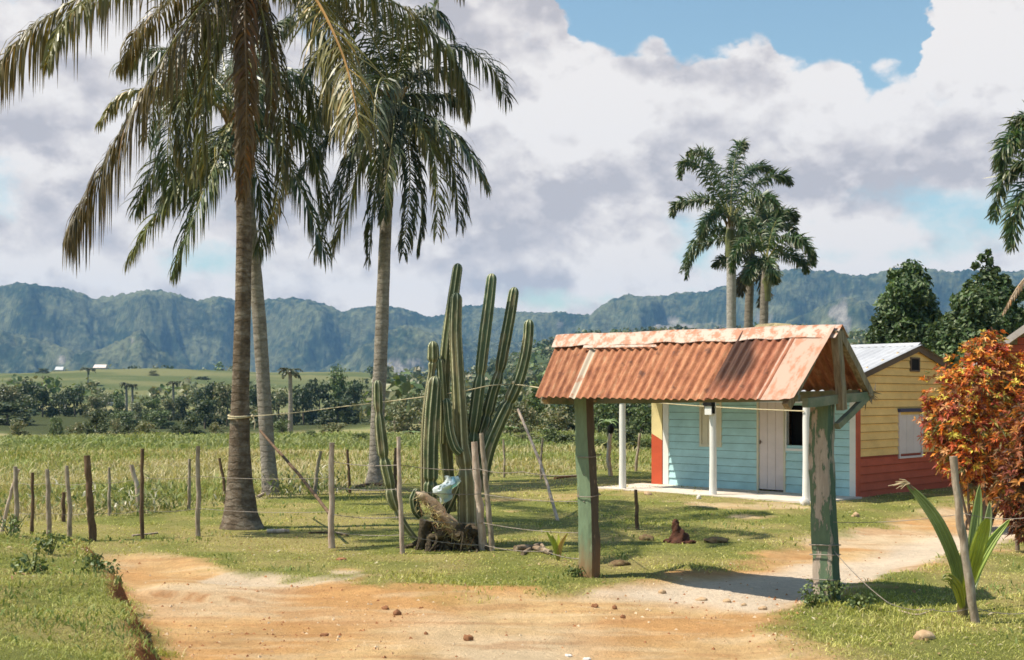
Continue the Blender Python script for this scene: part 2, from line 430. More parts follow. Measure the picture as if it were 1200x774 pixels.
def dirt_amount(X, Y, rdv):
    n = fbm(X * 1.7, Y * 1.7, 4, 41) - .5
    n2 = fbm(X * .6 + 4, Y * .6, 3, 47)
    d = sm(.25, -.22, rdv + .9 * n)
    patch = sm(.66, .74, fbm(X * .55 + 20, Y * .8 + 3, 4, 53)) * sm(26, 20, np.hypot(X, Y)) * sm(-3.2, -2.2, X) * .8
    return np.clip(np.maximum(d, patch), 0, 1)
dirt = dirt_amount(GX, GY, rd) * (R_ < 33)
def mixc(a, b, t): return np.asarray(a) * (1 - t[..., None]) + np.asarray(b) * t[..., None]
def pxof(X, Y): return np.where(Y > .5, 600 + F * X / np.maximum(Y, .5), 600)
# distance at which the mown lawn gives way to tall dry field grass, as a line on the ground
LAWN_EDGE = np.array([G(x, y) for x, y in [(-200, 616), (0, 612), (100, 608), (180, 600), (250, 592), (330, 584), (420, 576), (520, 562), (640, 556), (760, 553), (900, 551), (1300, 551)]])
def lawn_edge_y(X): return np.interp(X, LAWN_EDGE[:, 0], LAWN_EDGE[:, 1])
def lawn_amount(X, Y): return sm(.6, -.6, Y - lawn_edge_y(X) + 1.5 * (fbm(X * .5, Y * .5, 3, 61) - .5))
def soil_colors(X, Y):
    n = fbm(X * .9, Y * .9, 4, 71); n2 = fbm(X * .35 + 7, Y * .5, 3, 73)
    orange = mixc((.56, .31, .125), (.60, .395, .19), sm(.35, .66, n))
    c = mixc(orange, (.66, .51, .34), sm(.52, .75, n2) * .8)
    st_ = fbm(X * 1.1 + 5, Y * 5.5, 5, 78)
    c = mixc(c, (.42, .205, .085), sm(.56, .70, st_) * .45); c = mixc(c, (.68, .52, .33), sm(.42, .30, st_) * .4)
    c = c * (.88 + .24 * fbm(X * 4.5, Y * 2.0, 4, 75))[..., None]
    return c
col = np.zeros(GX.shape + (3,))
lawn_n = fbm(GX * .8, GY * .8, 4, 81)
lawnc = mixc((.19, .20, .05), (.32, .265, .10), sm(.38, .66, lawn_n))
fieldn = fbm(GX * .12, GY * .25, 4, 91)
fieldc = mixc((.34, .29, .145), (.23, .255, .09), sm(.42, .62, fieldn))
r_ = R_ * (1 + .30 * (fbm(GX * .035, GY * .03, 3, 93) - .5) * sm(36, 50, R_) * sm(180, 130, R_)) 
green_band = sm(42, 47, r_) * sm(70, 62, r_)
fieldc = mixc(fieldc, (.15, .175, .075), green_band * .85)
tan_band = sm(70, 78, r_) * sm(125, 115, r_)
fieldc = mixc(fieldc, (.24, .205, .085), tan_band)
fieldc = mixc(fieldc, (.05, .06, .02), sm(120, 135, r_) * sm(240, 220, r_))
hillf = sm(225, 260, r_)
hn = fbm(GX * .02, GY * .055, 4, 97)
fieldc = mixc(fieldc, mixc((.085, .105, .038), (.15, .15, .062), sm(.38, .6, hn)), hillf * (1 - sm(620, 700, r_)))
pxg = pxof(GX, GY)
fieldc = mixc(fieldc, (.05, .07, .025), hillf * sm(430, 520, pxg))
fieldc = mixc(fieldc, (.05, .07, .025), sm(620, 700, r_))
la = lawn_amount(GX, GY)
col = mixc(fieldc, lawnc, la)
soil = soil_colors(GX, GY)
pale_t = sm(.25, -.3, pl + .5 * (fbm(GX * 1.4, GY * 1.4, 3, 59) - .5))
soil = mixc(soil, (.68, .55, .41), pale_t)
pale2 = sm(.12, .0, np.abs(np.hypot((GX - G(330, 675)[0]) * .8, (GY - G(330, 675)[1]) * 1.6) - .0) - .7 + .5 * (fbm(GX * 2, GY * 2, 3, 77) - .5))
soil = mixc(soil, (.68, .55, .40), pale2 * .8)
col = mixc(col, soil, dirt)
bkn = bk + .22 * (fbm(GX * 2.2, GY * 2.2, 3, 5) - .5)
led = GY - np.interp(GX, [G(150, 690)[0], G(200, 693)[0], G(250, 698)[0], G(310, 701)[0]], [G(150, 690)[1], G(200, 693)[1], G(250, 698)[1], G(310, 701)[1]])
lw = sm(G(140, 690)[0], G(185, 692)[0], GX) * (1 - sm(G(270, 700)[0], G(320, 702)[0], GX)) * (R_ < 16)
col = mixc(col, (.40, .20, .085), lw * sm(.13, .03, np.abs(led + .02)) * sm(.42, .55, fbm(GX * 3.5, GY * 7, 4, 46)) * .75)
scarp = sm(.26, .12, np.abs(bkn + .12)) * (R_ < 16) * (GY < 13.5) * (GY > 3)
col = mixc(col, (.30, .115, .045), scarp * .95)
idx = np.arange(na_ * nr_).reshape(nr_, na_)
a0 = idx[:-1, :]; a1 = np.roll(idx, -1, 1)[:-1, :]; b0 = idx[1:, :]; b1 = np.roll(idx, -1, 1)[1:, :]
Q = np.stack([a0, b0, b1, a1], -1).reshape(-1, 4)[:, ::-1]
isd = (dirt[:-1].ravel() > .5) & (rd[:-1].ravel() < .6)
Vg = np.stack([GX, GY, GZ], -1).reshape(-1, 3); Cg = col.reshape(-1, 3)
def submesh(name, q, kind='structure', extra=None):
    used = np.unique(q); remap = np.full(len(Vg), -1); remap[used] = np.arange(len(used))
    mb = MB(); mb.add(Vg[used], remap[q], Cg[used])
    if extra is not None: mb.add(*extra)
    o = mb.build(name, M_ground, smooth=True); o['kind'] = kind; return o
cen = (np.concatenate([Vg[idx[0]], [[0, 0, 0]]]), [(i, (i + 1) % na_, na_) for i in range(na_)], np.concatenate([Cg[idx[0]], [Cg[idx[0, 0]]]]))
submesh('ground', Q[~isd])
submesh('dirt_road', Q[isd], extra=cen)

# ================================================================== mountains
def mountains():
    azs = np.radians(np.concatenate([np.linspace(-60, -26, 60, endpoint=False), np.linspace(-26, 26, 760), np.linspace(26.3, 60, 60)]))
    rs = np.concatenate([np.linspace(1500, 2900, 210), np.linspace(2920, 3300, 12)])
    A, Rr = np.meshgrid(azs, rs)
    px = 600 + F * np.tan(np.clip(A, -1.2, 1.2))
    ca = np.cos(A)
    prof = [(-1200, 345), (-600, 330), (-200, 350), (-80, 330), (0, 333), (20, 331), (40, 334), (75, 337), (100, 343), (109, 350), (120, 347), (140, 343), (165, 341), (190, 343), (215, 348), (232, 354), (245, 351), (262, 349), (285, 352), (305, 350),
            (325, 349), (345, 350), (365, 352), (385, 360), (404, 367), (414, 363), (430, 361), (450, 361), (475, 361), (490, 366), (500, 371), (515, 370), (530, 366), (545, 360), (560, 359), (580, 361), (600, 364), (615, 366), (640, 367), (662, 368), (684, 371), (692, 370),
            (700, 362), (712, 355), (728, 350), (742, 348), (756, 350), (770, 347), (790, 344), (812, 342), (830, 340), (850, 332), (870, 325), (890, 321), (910, 319), (930, 318), (955, 319), (975, 321), (1000, 326), (1015, 326), (1035, 321),
            (1050, 317), (1068, 315), (1085, 317), (1105, 319), (1135, 316), (1160, 318), (1200, 316), (1300, 325), (1500, 315), (1900, 330), (2600, 340)]
    pp = np.array(prof)
    jag = 3.0 * (fbm(px * .05, px * 0 + 3, 4, 201) - .5)
    hpx = HY - np.interp(px, pp[:, 0], pp[:, 1]) + jag
    wob = (fbm(px * .016, Rr * .004, 3, 203) - .5)
    lum = fbm(px * .012 + 5, Rr * .006, 4, 205)
    # main ridge, crest at about 2600 m
    Rc = 2560 + 120 * (fbm(px * .007, px * 0, 3, 207) - .5)
    t = (Rr - (Rc - 560)) / 560 + .35 * wob
    S = np.where(t < 1, sm(0, 1, t) ** .8 * .55 + .45 * sm(.35, .85, t), 1 - .6 * sm(1, 2.2, t))
    S = np.clip(S, 0, 1.02)
    gul = np.abs(2 * fbm(px * .024 + .006 * Rr, Rr * .0032 + 4, 4, 209) - 1)
    z = hpx / F * Rc * ca * S * (1 - .26 * (1 - gul) * 4 * np.clip(S * (1 - S), 0, .25) * 2)
    z = z + 26 * (lum - .5) * np.clip(4 * S * (1 - S), 0, 1)
    # lower spurs in front
    p2 = np.array([(-1200, 470), (-200, 420), (-60, 380), (0, 385), (60, 400), (95, 415), (120, 410), (150, 395), (165, 385), (178, 402), (240, 440), (340, 450), (390, 425), (430, 402), (452, 388), (470, 381), (490, 384), (505, 392), (540, 396), (580, 402), (640, 400), (670, 392), (700, 388),
                   (740, 384), (790, 380), (860, 378), (900, 388), (950, 360), (985, 348), (1015, 352), (1040, 372), (1080, 400), (1150, 420), (1300, 410), (2600, 430)])
    h2 = HY - np.interp(px, p2[:, 0], p2[:, 1]) + 5 * (fbm(px * .04, px * 0 + 9, 4, 211) - .5)
    R2 = 2120 + 160 * (fbm(px * .009, px * 0 + 2, 3, 213) - .5)
    t2 = (Rr - (R2 - 330)) / 330 + .45 * (fbm(px * .02, Rr * .006, 3, 215) - .5)
    S2 = np.where(t2 < 1, sm(0, 1, t2) ** .75, 1 - sm(1, 1.9, t2))
    z2 = h2 / F * R2 * ca * S2
    z2 = z2 * (1 - .25 * (1 - np.abs(2 * fbm(px * .035 + .006 * Rr, Rr * .004, 3, 217) - 1)) * np.clip(4 * S2 * (1 - S2), 0, 1))
    z = np.maximum(z, z2)
    can = fbm(px * .35, Rr * .035, 3, 219)      # forest canopy
    z = z + 9.0 * (can - .5) * sm(5, 40, z) + 7 * (fbm(px * .12, Rr * .014, 3, 221) - .5) * sm(5, 40, z) * .8
    edge_f = sm(1500, 1600, Rr)
    z = z * edge_f - 3.5 * (1 - edge_f)
    X = np.sin(A) * Rr; Y = np.cos(A) * Rr
    V = np.stack([X, Y, z], -1)
    # colours: forest, drier patches, bare limestone on steep faces
    dzr = np.abs(np.gradient(z, axis=0) / np.gradient(Rr, axis=0))
    n1 = fbm(px * .03, z * .03 + Rr * .002, 4, 231); n2 = fbm(px * .25, z * .22, 3, 233)
    c = mixc((.022, .038, .018), (.135, .14, .07), sm(.36, .64, n1 * .55 + n2 * .45))
    def blob(cx, cy, wx, wy):
        py = HY - z / (Y + 1) * F
        return np.exp(-((px - cx) / wx) ** 2 - ((py - cy) / wy) ** 2)
    rock = blob(470, 432, 36, 14) + .9 * blob(800, 384, 60, 14) + 1.0 * blob(985, 366, 14, 30) + .5 * blob(160, 398, 14, 10) + .5 * blob(75, 420, 20, 12) + .4 * blob(700, 420, 60, 20) + .5 * blob(895, 372, 20, 20) + .5 * blob(660, 378, 40, 8)
    rk = sm(.34, .66, rock * .8 + (fbm(px * .11, z * .05, 4, 235) - .5) * 1.3 * sm(.05, .5, rock)) 
    c = mixc(c, (.26, .23, .20), rk * .9)
    n = len(azs); mrow = len(rs)
    ii = np.arange(n * mrow).reshape(mrow, n)
    q = np.stack([ii[:-1, :-1], ii[:-1, 1:], ii[1:, 1:], ii[1:, :-1]], -1).reshape(-1, 4)
    mb = MB(); mb.add(V.reshape(-1, 3), q, c.reshape(-1, 3))
    m, nt, b, out = newmat('forested_limestone'); setb(b, .95, .05)
    v = coords(nt); f = noise(nt, v, .06, 6, .7); f2 = noise(nt, v, .012, 5, .6)
    cc = mix(nt, 1.0, attr(nt), ramp(nt, f, [(.3, .45), (.7, 1.5)]), 'MULTIPLY')
    cc = mix(nt, 1.0, cc, ramp(nt, f2, [(.3, .8), (.7, 1.2)]), 'MULTIPLY')
    nt.links.new(cc, b.inputs['Base Color']); bump(nt, b, f, .9, 14)
    o = mb.build('hills', m, smooth=True); o['kind'] = 'structure'
mountains()

# ================================================================== haze
def haze():
    mb = MB(); mb.box((-3450, -3450, -9), (3450, 3450, 330))
    m = bpy.data.materials.new('pale_air'); m.use_nodes = True; nt = m.node_tree; nt.nodes.clear()
    o_ = nt.nodes.new('ShaderNodeOutputMaterial'); p = nt.nodes.new('ShaderNodeVolumePrincipled')
    p.inputs['Color'].default_value = (.30, .60, 1.0, 1); p.inputs['Density'].default_value = HAZE
    p.inputs['Anisotropy'].default_value = .0
    nt.links.new(p.outputs[0], o_.inputs['Volume'])
    o = mb.build('haze', m); o['kind'] = 'stuff'
HAZE = .00015
haze()

# ================================================================== grass
M_grass = mat_leaf('grass_blades', .25, .7, .15, 2.0, (.85, 1.15))
def blades(mb, X, Y, Z, hgt, wid, colr, lean=.5, seg=2):
    n = len(X)
    th = rng.random(n) * 6.283; ph = rng.random(n) * 6.283
    bx, by = np.cos(th), np.sin(th)           # width direction
    ln = lean * hgt * rng.random(n)
    lx, ly = np.cos(ph) * ln, np.sin(ph) * ln
    O = np.stack([X, Y, Z - .01], -1)
    W = np.stack([bx, by, 0 * bx], -1) * wid[:, None] * .5
    mid = O + np.stack([lx * .35, ly * .35, hgt * .6], -1)
    tip = O + np.stack([lx, ly, hgt * (1 - .25 * rng.random(n))], -1)
    V = np.stack([O - W, O + W, mid + W * .8, mid - W * .8, tip], 1)
    base = np.arange(n)[:, None] * 5
    Fq = base + np.array([[0, 1, 2, 3]]); Ft = base + np.array([[3, 2, 4]])
    cc = np.repeat(colr, 5, 0)
    mb.V.append(V.reshape(-1, 3)); mb.Cc.append(cc); mb.U.append(np.zeros((len(cc), 2)))
    mb.F.append(Fq + mb.n); mb.M.append(np.zeros(n, int)); mb.F.append(Ft + mb.n); mb.M.append(np.zeros(n, int))
    mb.n += n * 5
def scatter(n, x0, x1, y0, y1):
    px = rng.uniform(x0, x1, n); py = rng.uniform(y0, y1, n)
    Yd = EYE * F / (py - HY); return (px - 600) / F * Yd, Yd
def lawn():
    mb = MB()
    X, Y = scatter(330000, -90, 1290, 548, 900)
    # part of the samples re-spread evenly so the nearest turf stays thick
    rdv = sdf(ROAD, X, Y)
    d = dirt_amount(X, Y, rdv)
    bk0 = sdf(BANK, X, Y) + .22 * (fbm(X * 2.2, Y * 2.2, 3, 5) - .5)
    keep = (np.abs(bk0 + .12) > (.06 + .12 * rng.random(len(X))) * (.4 + 1.1 * sm(.35, .6, fbm(X * 2.5 + 9, Y * 2.5, 3, 309)))) | (Y > 13.2)
    keep &= (rng.random(len(X)) > d * 1.02) & (rng.random(len(X)) < lawn_amount(X, Y) + .05)
    clump = fbm(X * 2.2, Y * 2.2, 3, 301)
    keep &= rng.random(len(X)) < .25 + 1.2 * sm(.3, .6, clump)
    # keep clear of the porch floor
    X, Y = X[keep], Y[keep]; clump = clump[keep]; rdv = rdv[keep]
    Z = gz(X, Y); n = len(X)
    tall = sm(.55, .75, fbm(X * .9 + 3, Y * .9, 3, 303))
    edge = sm(.5, .0, np.abs(rdv))
    bankm = sm(0, -.3, sdf(BANK, X, Y)) * (Y < 14)
    h = (.018 + .032 * rng.random(n) ** 1.6) * (.75 + .9 * tall + .15 * bankm + .15 * edge)
    wd = np.maximum(.0050, .00075 * Y) * (.7 + .7 * rng.random(n))
    t = np.clip(.9 * fbm(X * .8, Y * .8, 4, 81) + .5 * (rng.random(n) - .5) , 0, 1)
    c = mixc((.335, .35, .08), (.60, .555, .20), sm(.22, .72, t))
    c = mixc(c, (.56, .49, .26), (rng.random(n) < .08).astype(float))
    c = mixc(c, (.27, .31, .11), bankm * .35)
    c = c * (.8 + .4 * rng.random((n, 1)))
    blades(mb, X, Y, Z, h, wd, c, 1.5)
    # broader weeds in patches
    X, Y = scatter(26000, -60, 1260, 590, 860)
    rdv = sdf(ROAD, X, Y); wdm = fbm(X * 1.2 + 11, Y * 1.2, 3, 307)
    bk = sdf(BANK, X, Y)
    k = (rng.random(len(X)) > dirt_amount(X, Y, rdv) * 1.1) & ((rng.random(len(X)) < sm(.56, .72, wdm)) | ((bk < 0) & (rng.random(len(X)) < .14)))
    X, Y = X[k], Y[k]; n = len(X)
    c = mixc((.15, .22, .06), (.32, .34, .13), rng.random(n)); 
    blades(mb, X, Y, gz(X, Y), .03 + .055 * rng.random(n), np.maximum(.009, .0011 * Y) * (.8 + rng.random(n)), c, 1.3)
    o = mb.build('lawn_grass', M_grass); tag(o, 'short green and straw coloured grass covering the yard and the road bank', None, kind='stuff')
lawn()
def field():
    mb = MB()
    for n_, y0, y1, hs, in ((60000, 534, 622, 1.0), (30000, 505, 535, 1.0)):
        X, Y = scatter(int(n_ * 1.35), -120, 1000, y0, y1)
        k = rng.random(len(X)) < (1 - lawn_amount(X, Y)) * (.35 + .9 * sm(.35, .6, fbm(X * .6, Y * .6, 3, 311)))
        X, Y = X[k], Y[k]; n = len(X); r_ = np.hypot(X, Y); r_ = r_ * (1 + .30 * (fbm(X * .035, Y * .03, 3, 93) - .5) * sm(36, 50, r_))
        straw = sm(.42, .62, fbm(X * .16 + 3, Y * .30, 3, 313) + .25 * (rng.random(n) - .5))
        gb = sm(42, 46, r_) * sm(72, 66, r_)
        pinkz = sm(26, 31, Y)
        c = mixc((.26, .30, .095), (.52, .45, .27), straw)
        c = mixc(c, (.38, .34, .14), (rng.random(n) < .3).astype(float))
        c = mixc(c, (.22, .27, .10), gb * .7)
        c = c * (.85 + .3 * rng.random((n, 1)))
        h = (.08 + .17 * rng.random(n)) * (.75 + .6 * fbm(X * .5, Y * .5, 2, 317)) * np.where(gb > .5, 1.25, 1) * (.55 + .45 * sm(.3, 3.5, Y - lawn_edge_y(X)))
        wd = .00085 * Y * (.6 + rng.random(n)) * np.where(gb > .5, 1.7, 1)
        blades(mb, X, Y, gz(X, Y), h, wd, c, 1.3)
    # leafy weeds along the edge of the field
    X, Y = scatter(30000, -60, 700, 560, 616)
    e = Y - lawn_edge_y(X)
    k = (e > -.8) & (e < 4.5) & (rng.random(len(X)) < sm(.50, .66, fbm(X * .7 + 2, Y * .6, 3, 319)))
    X, Y = X[k], Y[k]; n = len(X)
    c = mixc((.14, .19, .06), (.32, .33, .16), rng.random(n)); c[rng.random(n) < .14] = (.62, .58, .47)
    z = gz(X, Y) + rng.random(n) * .34 * (.5 + rng.random(n))
    blades(mb, X, Y, z, .07 + .05 * rng.random(n), .022 + .028 * rng.random(n), c, 2.2)
    o = mb.build('field_grass', M_grass); tag(o, 'tall dry straw and green weeds filling the field behind the fence', None, kind='stuff')
field()
# ================================================================== palms
def trunk_mat(name, stops, ring=9.0, rs=.5):
    m, nt, b, out = newmat(name); setb(b, .9, .15)
    v = coords(nt, 'Object'); f = noise(nt, v, 5, 7, .7)
    t = nt.nodes.new('ShaderNodeTexCoord'); s = nt.nodes.new('ShaderNodeSeparateXYZ'); nt.links.new(t.outputs['Object'], s.inputs[0])
    wob = noise(nt, v, 2.2, 5)
    zz = math_n(nt, 'ADD', math_n(nt, 'MULTIPLY', s.outputs[2], ring), math_n(nt, 'MULTIPLY', wob, 2.6))
    sw = math_n(nt, 'FRACT', zz)
    ringf = ramp(nt, sw, [(0, .60), (.16, 1.0), (.7, .92), (1, .74)])
    f2 = noise(nt, v, 22, 6, .75)
    f3 = noise(nt, coords(nt, 'Object', (1.2, 1.2, 3.2)), 3.2, 6, .7)
    c = ramp(nt, math_n(nt, 'ADD', math_n(nt, 'MULTIPLY', f, .4), math_n(nt, 'MULTIPLY', f3, .6)), stops)
    c = mix(nt, rs, c, mix(nt, 1.0, c, ringf, 'MULTIPLY'))
    c = mix(nt, 1.0, c, ramp(nt, f2, [(.3, .7), (.7, 1.25)]), 'MULTIPLY')
    nt.links.new(c, b.inputs['Base Color'])
    bump(nt, b, math_n(nt, 'ADD', ringf, f2), .7, .03)
    return m
M_trunk = trunk_mat('ringed_palm_bark', [(.3, (.055, .04, .027)), (.48, (.145, .106, .073)), (.66, (.34, .285, .22))])
M_trunk_pale = trunk_mat('pale_palm_bark', [(.3, (.13, .105, .08)), (.5, (.27, .235, .195)), (.7, (.44, .40, .345))], 8, .35)
M_royal = trunk_mat('smooth_grey_palm_bark', [(.3, (.28, .25, .22)), (.55, (.38, .35, .31)), (.75, (.48, .45, .41))], 4, .2)
M_frond = mat_leaf('palm_frond', .22, .42, .45, 2.5)
M_husk = mat_noise('coconut_husk', [(.3, (.10, .055, .02)), (.7, (.26, .17, .06))], 6)

def frond_mesh(pts, n=90, L=.8, w=.035, colr=(.1, .11, .03), g=.75, fwd=.55, lift=.25, plume=0, start=.12, taper=.4, rr=.028, rcol=(.28, .26, .09), loss=.04):
    """pts: control points of the rachis in world space"""
    mb = MB()
    line = catmull(pts, 26)
    T, _, _ = frames(line)
    rad = np.linspace(rr, rr * .18, len(line)); rad[:3] *= (1.9, 1.5, 1.2)
    tube(mb, line, rad, 5, rcol, 0)
    up = np.array([0, 0, 1.])
    s0 = None; Sv = np.zeros_like(line)
    for i in range(len(line)):
        s = np.cross(T[i], up); nn = np.linalg.norm(s)
        if nn < .25 and s0 is not None: s = s0 + .5 * s; nn = np.linalg.norm(s)
        if nn < 1e-3: s = np.array([1., 0, 0]); nn = 1
        s = s / nn
        if s0 is not None and s @ s0 < 0: s = -s
        Sv[i] = s0 = s if s0 is None else (s * .5 + s0 * .5) / np.linalg.norm(s * .5 + s0 * .5)
    u = np.linspace(start, .995, n)
    sides = []
    for sg in (-1, 1):
        for k in range(1 + plume):
            uu = np.clip(u + rng.normal(0, .004, n), start, .998)
            f = uu * (len(line) - 1); i = np.minimum(f.astype(int), len(line) - 2); t = (f - i)[:, None]
            p = line[i] * (1 - t) + line[i + 1] * t
            tt = T[i] * (1 - t) + T[i + 1] * t; ss = Sv[i] * (1 - t) + Sv[i + 1] * t
            uu_ = np.cross(ss, tt)
            ang = (0 if not plume else rng.uniform(-1.2, 1.2, n))
            ll = L * (.35 + .65 * np.sin(np.clip((uu - start) / (1 - start) * .88 + .12, 0, 1) * np.pi) ** .6) * (1 - .35 * uu * taper) * (.85 + .3 * rng.random(n))
            ca, sa = np.cos(ang), np.sin(ang)
            lat = ss * sg * np.reshape(ca, (-1, 1)) + uu_ * np.reshape(sa, (-1, 1))
            d0 = tt * (fwd + .35 * uu[:, None] ** 2) + lat * .8 + uu_ * lift + rng.normal(0, .12, (n, 3))
            d0 /= np.linalg.norm(d0, axis=1)[:, None]
            keep = rng.random(n) > loss
            gg = np.clip(g + rng.normal(0, .2, n), 0, 1.6)
            q = [p]; cur = p
            dn = np.array([0, 0, -1.])
            dirs = []
            for kk in range(4):
                a = np.clip(gg * (kk + .75) / 3.0, 0, .97)[:, None]
                d = d0 * (1 - a) + dn * a; d /= np.linalg.norm(d, axis=1)[:, None]
                cur = cur + d * ll[:, None] / 4; q.append(cur); dirs.append(d)
            wv = tt - dirs[1] * np.sum(tt * dirs[1], 1)[:, None] + rng.normal(0, .22, (n, 3))
            wv /= np.linalg.norm(wv, axis=1)[:, None]
            ws = np.array([.35, 1, .95, .62, .06]) * w * .5
            V = np.stack([q[j] + sgn * wv * ws[j] for j in range(5) for sgn in (-1, 1)], 1)[keep]
            m_ = len(V)
            Fq = np.array([[0, 1, 3, 2], [2, 3, 5, 4], [4, 5, 7, 6], [6, 7, 9, 8]])
            Fa = (np.arange(m_)[:, None, None] * 10 + Fq[None]).reshape(-1, 4)
            cc = np.asarray(colr)[None] * (.7 + .6 * rng.random((m_, 1)))
            dry = (rng.random(m_) < .12)[:, None]
            cc = np.where(dry, cc * np.array([1.7, 1.25, .9]), cc)
            ccv = np.repeat(cc, 10, 0)
            tipm = np.tile(np.array([0, 0, 0, 0, 0, 0, .3, .3, 1, 1]), m_)[:, None]
            ccv = ccv * (1 - tipm * .5) + np.array([.30, .20, .09]) * tipm * .5
            mb.add(V.reshape(-1, 3), Fa, ccv)
    return mb

def palm(name, label, cat, base, trunk_px, Yd, widths, mat_t, crown, frs, extra, group=None, L=.8, sty=None, nuts=0, n=90, tilt=None):
    bx, by = (base[0] - 600) / F * Yd, Yd
    root = thing(name, label, cat, (bx, by, gz1(bx, by)), 0, group)
    tp = [P(x, y, Yd) for x, y in trunk_px]; tp[0][2] = gz1(bx, by) - .08
    m = len(tp)
    line = catmull(tp, 60)
    us = np.linspace(0, 1, 60)
    rad = np.interp(us, np.linspace(0, 1, len(widths)), np.array(widths) * Yd / F / 2)
    mb = MB(); tube(mb, line, rad, 20, None, 0, jit=.022)
    # adventitious root mat at the foot
    tr = part_world(mb.build('trunk', mat_t, smooth=True), root)
    cr = P(*crown, Yd)
    cr[0:2] = line[-1][0:2]; cr[2] = line[-1][2] + .1
    sty = sty or {}
    for k, f in enumerate(frs):
        px, opt = f
        pts = [cr + np.array([0, 0, .05])]
        for x, y, dY in px: pts.append(P(x, y, Yd + dY))
        o_ = dict(sty); o_.update(opt)
        o_['L'] = o_.get('L', L)
        fm = frond_mesh(pts, n=o_.pop('n', n), **o_)
        part_world(fm.build('frond', M_frond), root)
    for (a, e0, ln) in extra:   # fronds by azimuth, start elevation, length
        dirh = np.array([math.sin(a), math.cos(a), 0]); pts = [cr]; el = e0; p = cr.copy()
        for s in range(6):
            p = p + (dirh * math.cos(el) + np.array([0, 0, math.sin(el)])) * ln / 6; pts.append(p); el -= .34 + .05 * s
        o_ = dict(sty); o_['L'] = L
        part_world(frond_mesh(pts, n=o_.pop('n', n), **o_).build('frond', M_frond), root)
    for k in range(nuts):
        a = rng.random() * 6.28; q = MB()
        c = cr + np.array([math.sin(a) * .28, math.cos(a) * .28, -.22 - .12 * rng.random()])
        ico(q, c, (.12, .12, .15)); part_world(q.build('coconut', M_husk, smooth=True), root)
    # fibrous sheaths round the crown base
    q = MB()
    for k in range(14):
        a = k * .449 * 2; d = np.array([math.sin(a), math.cos(a), 0])
        tube(q, [cr + d * .08 + (0, 0, -.35), cr + d * .18 + (0, 0, -.05), cr + d * .34 + (0, 0, .18)], [.05, .06, .03], 5, (.2, .14, .07))
    part_world(q.build('leaf_sheath', M_husk), root)
    return root

_phi = (1 + 5 ** .5) / 2
def ico(mb, c, r, col=None, sub=2, jit=0, mi=0):
    import bmesh
    bm = bmesh.new(); bmesh.ops.create_icosphere(bm, subdivisions=sub, radius=1)
    V = np.array([v.co[:] for v in bm.verts]); Fs = [[v.index for v in f.verts] for f in bm.faces]; bm.free()
    if jit:
        s = rng.integers(0, 9999)
        V = V * (1 + jit * (2 * fbm(V[:, :1] * 1.7 + V[:, 2:] * 1.3 + 20, V[:, 1:2] * 1.7 + 31 - V[:, 2:] * .9, 3, int(s)) - 1))
    mb.add(V * np.asarray(r) + np.asarray(c), Fs, col, mi)

OL = (.09, .085, .025); DG = (.048, .080, .026); BR = (.17, .095, .035); LG = (.17, .175, .045)
# --- the big palm in front
Y1 = 17.5
hang = dict(g=1.05, lift=.08, w=.027, L=1.0, fwd=.45)
fr1 = [
    ([(240, -60, -.3), (180, -45, -.6), (88, 0, -.9), (40, 32, -1.0), (5, 68, -1.05), (-14, 112, -1.1)], dict(hang, colr=(.145, .12, .042), L=1.15)),
    ([(262, -18, -.5), (215, 33, -.9), (165, 112, -1.1), (125, 185, -1.2), (98, 240, -1.2), (84, 268, -1.2)], dict(hang, colr=(.10, .075, .028), L=1.35)),
    ([(286, -20, -.55), (287, 30, -.8), (289, 100, -.85), (288, 170, -.8), (284, 232, -.7)], dict(g=.75, lift=.0, colr=(.13, .075, .03), L=.50, w=.04, rcol=(.2, .12, .05), fwd=.7)),
    ([(318, -50, -1.0), (365, -8, -2.2), (398, 55, -3.2), (414, 110, -3.8), (420, 150, -4.1)], dict(hang, g=.75, fwd=.7, lift=-.05, colr=(.165, .145, .036), L=.95, rcol=(.36, .2, .06))),
    ([(330, -50, .6), (400, -25, 1.2), (470, 8, 1.6), (520, 52, 1.8), (543, 95, 1.9), (546, 128, 1.9)], dict(hang, colr=(.07, .08, .027), L=.95)),
    ([(250, -5, .4), (225, 55, .7), (212, 130, .8), (225, 200, .8)], dict(hang, colr=(.085, .09, .03), L=.9)),
    ([(268, 0, -.3), (245, 70, -.5), (236, 140, -.6), (240, 205, -.6)], dict(hang, colr=(.14, .145, .042), L=.8)),
    ([(310, 5, .2), (325, 70, .5), (332, 140, .5), (330, 200, .4), (318, 260, .4)], dict(hang, colr=(.09, .085, .028), L=.55)),
    ([(225, -20, .3), (190, 10, .6), (160, 40, .8), (140, 80, .9)], dict(hang, colr=(.17, .14, .06), L=.6)),
    ([(300, -5, -.4), (312, 40, -.6), (318, 95, -.7), (315, 150, -.7)], dict(hang, colr=(.10, .075, .03), L=.4)),
    ([(345, -20, -.1), (372, 30, -.2), (384, 85, -.2), (380, 135, -.2)], dict(hang, colr=(.12, .12, .035), L=.75)),
    ([(200, -40, -1.2), (130, -20, -2.2), (75, 25, -2.8), (55, 75, -3.0)], dict(hang, colr=(.14, .13, .04), L=.6)) ]
ex1 = [(a, e, 4.6) for a, e in ((.3, .9), (1.2, 1.1), (2.2, .9), (3.1, .8), (4.0, .9), (5.1, 1.1), (5.9, .9), (2.7, 1.25), (6.2, 1.3))]
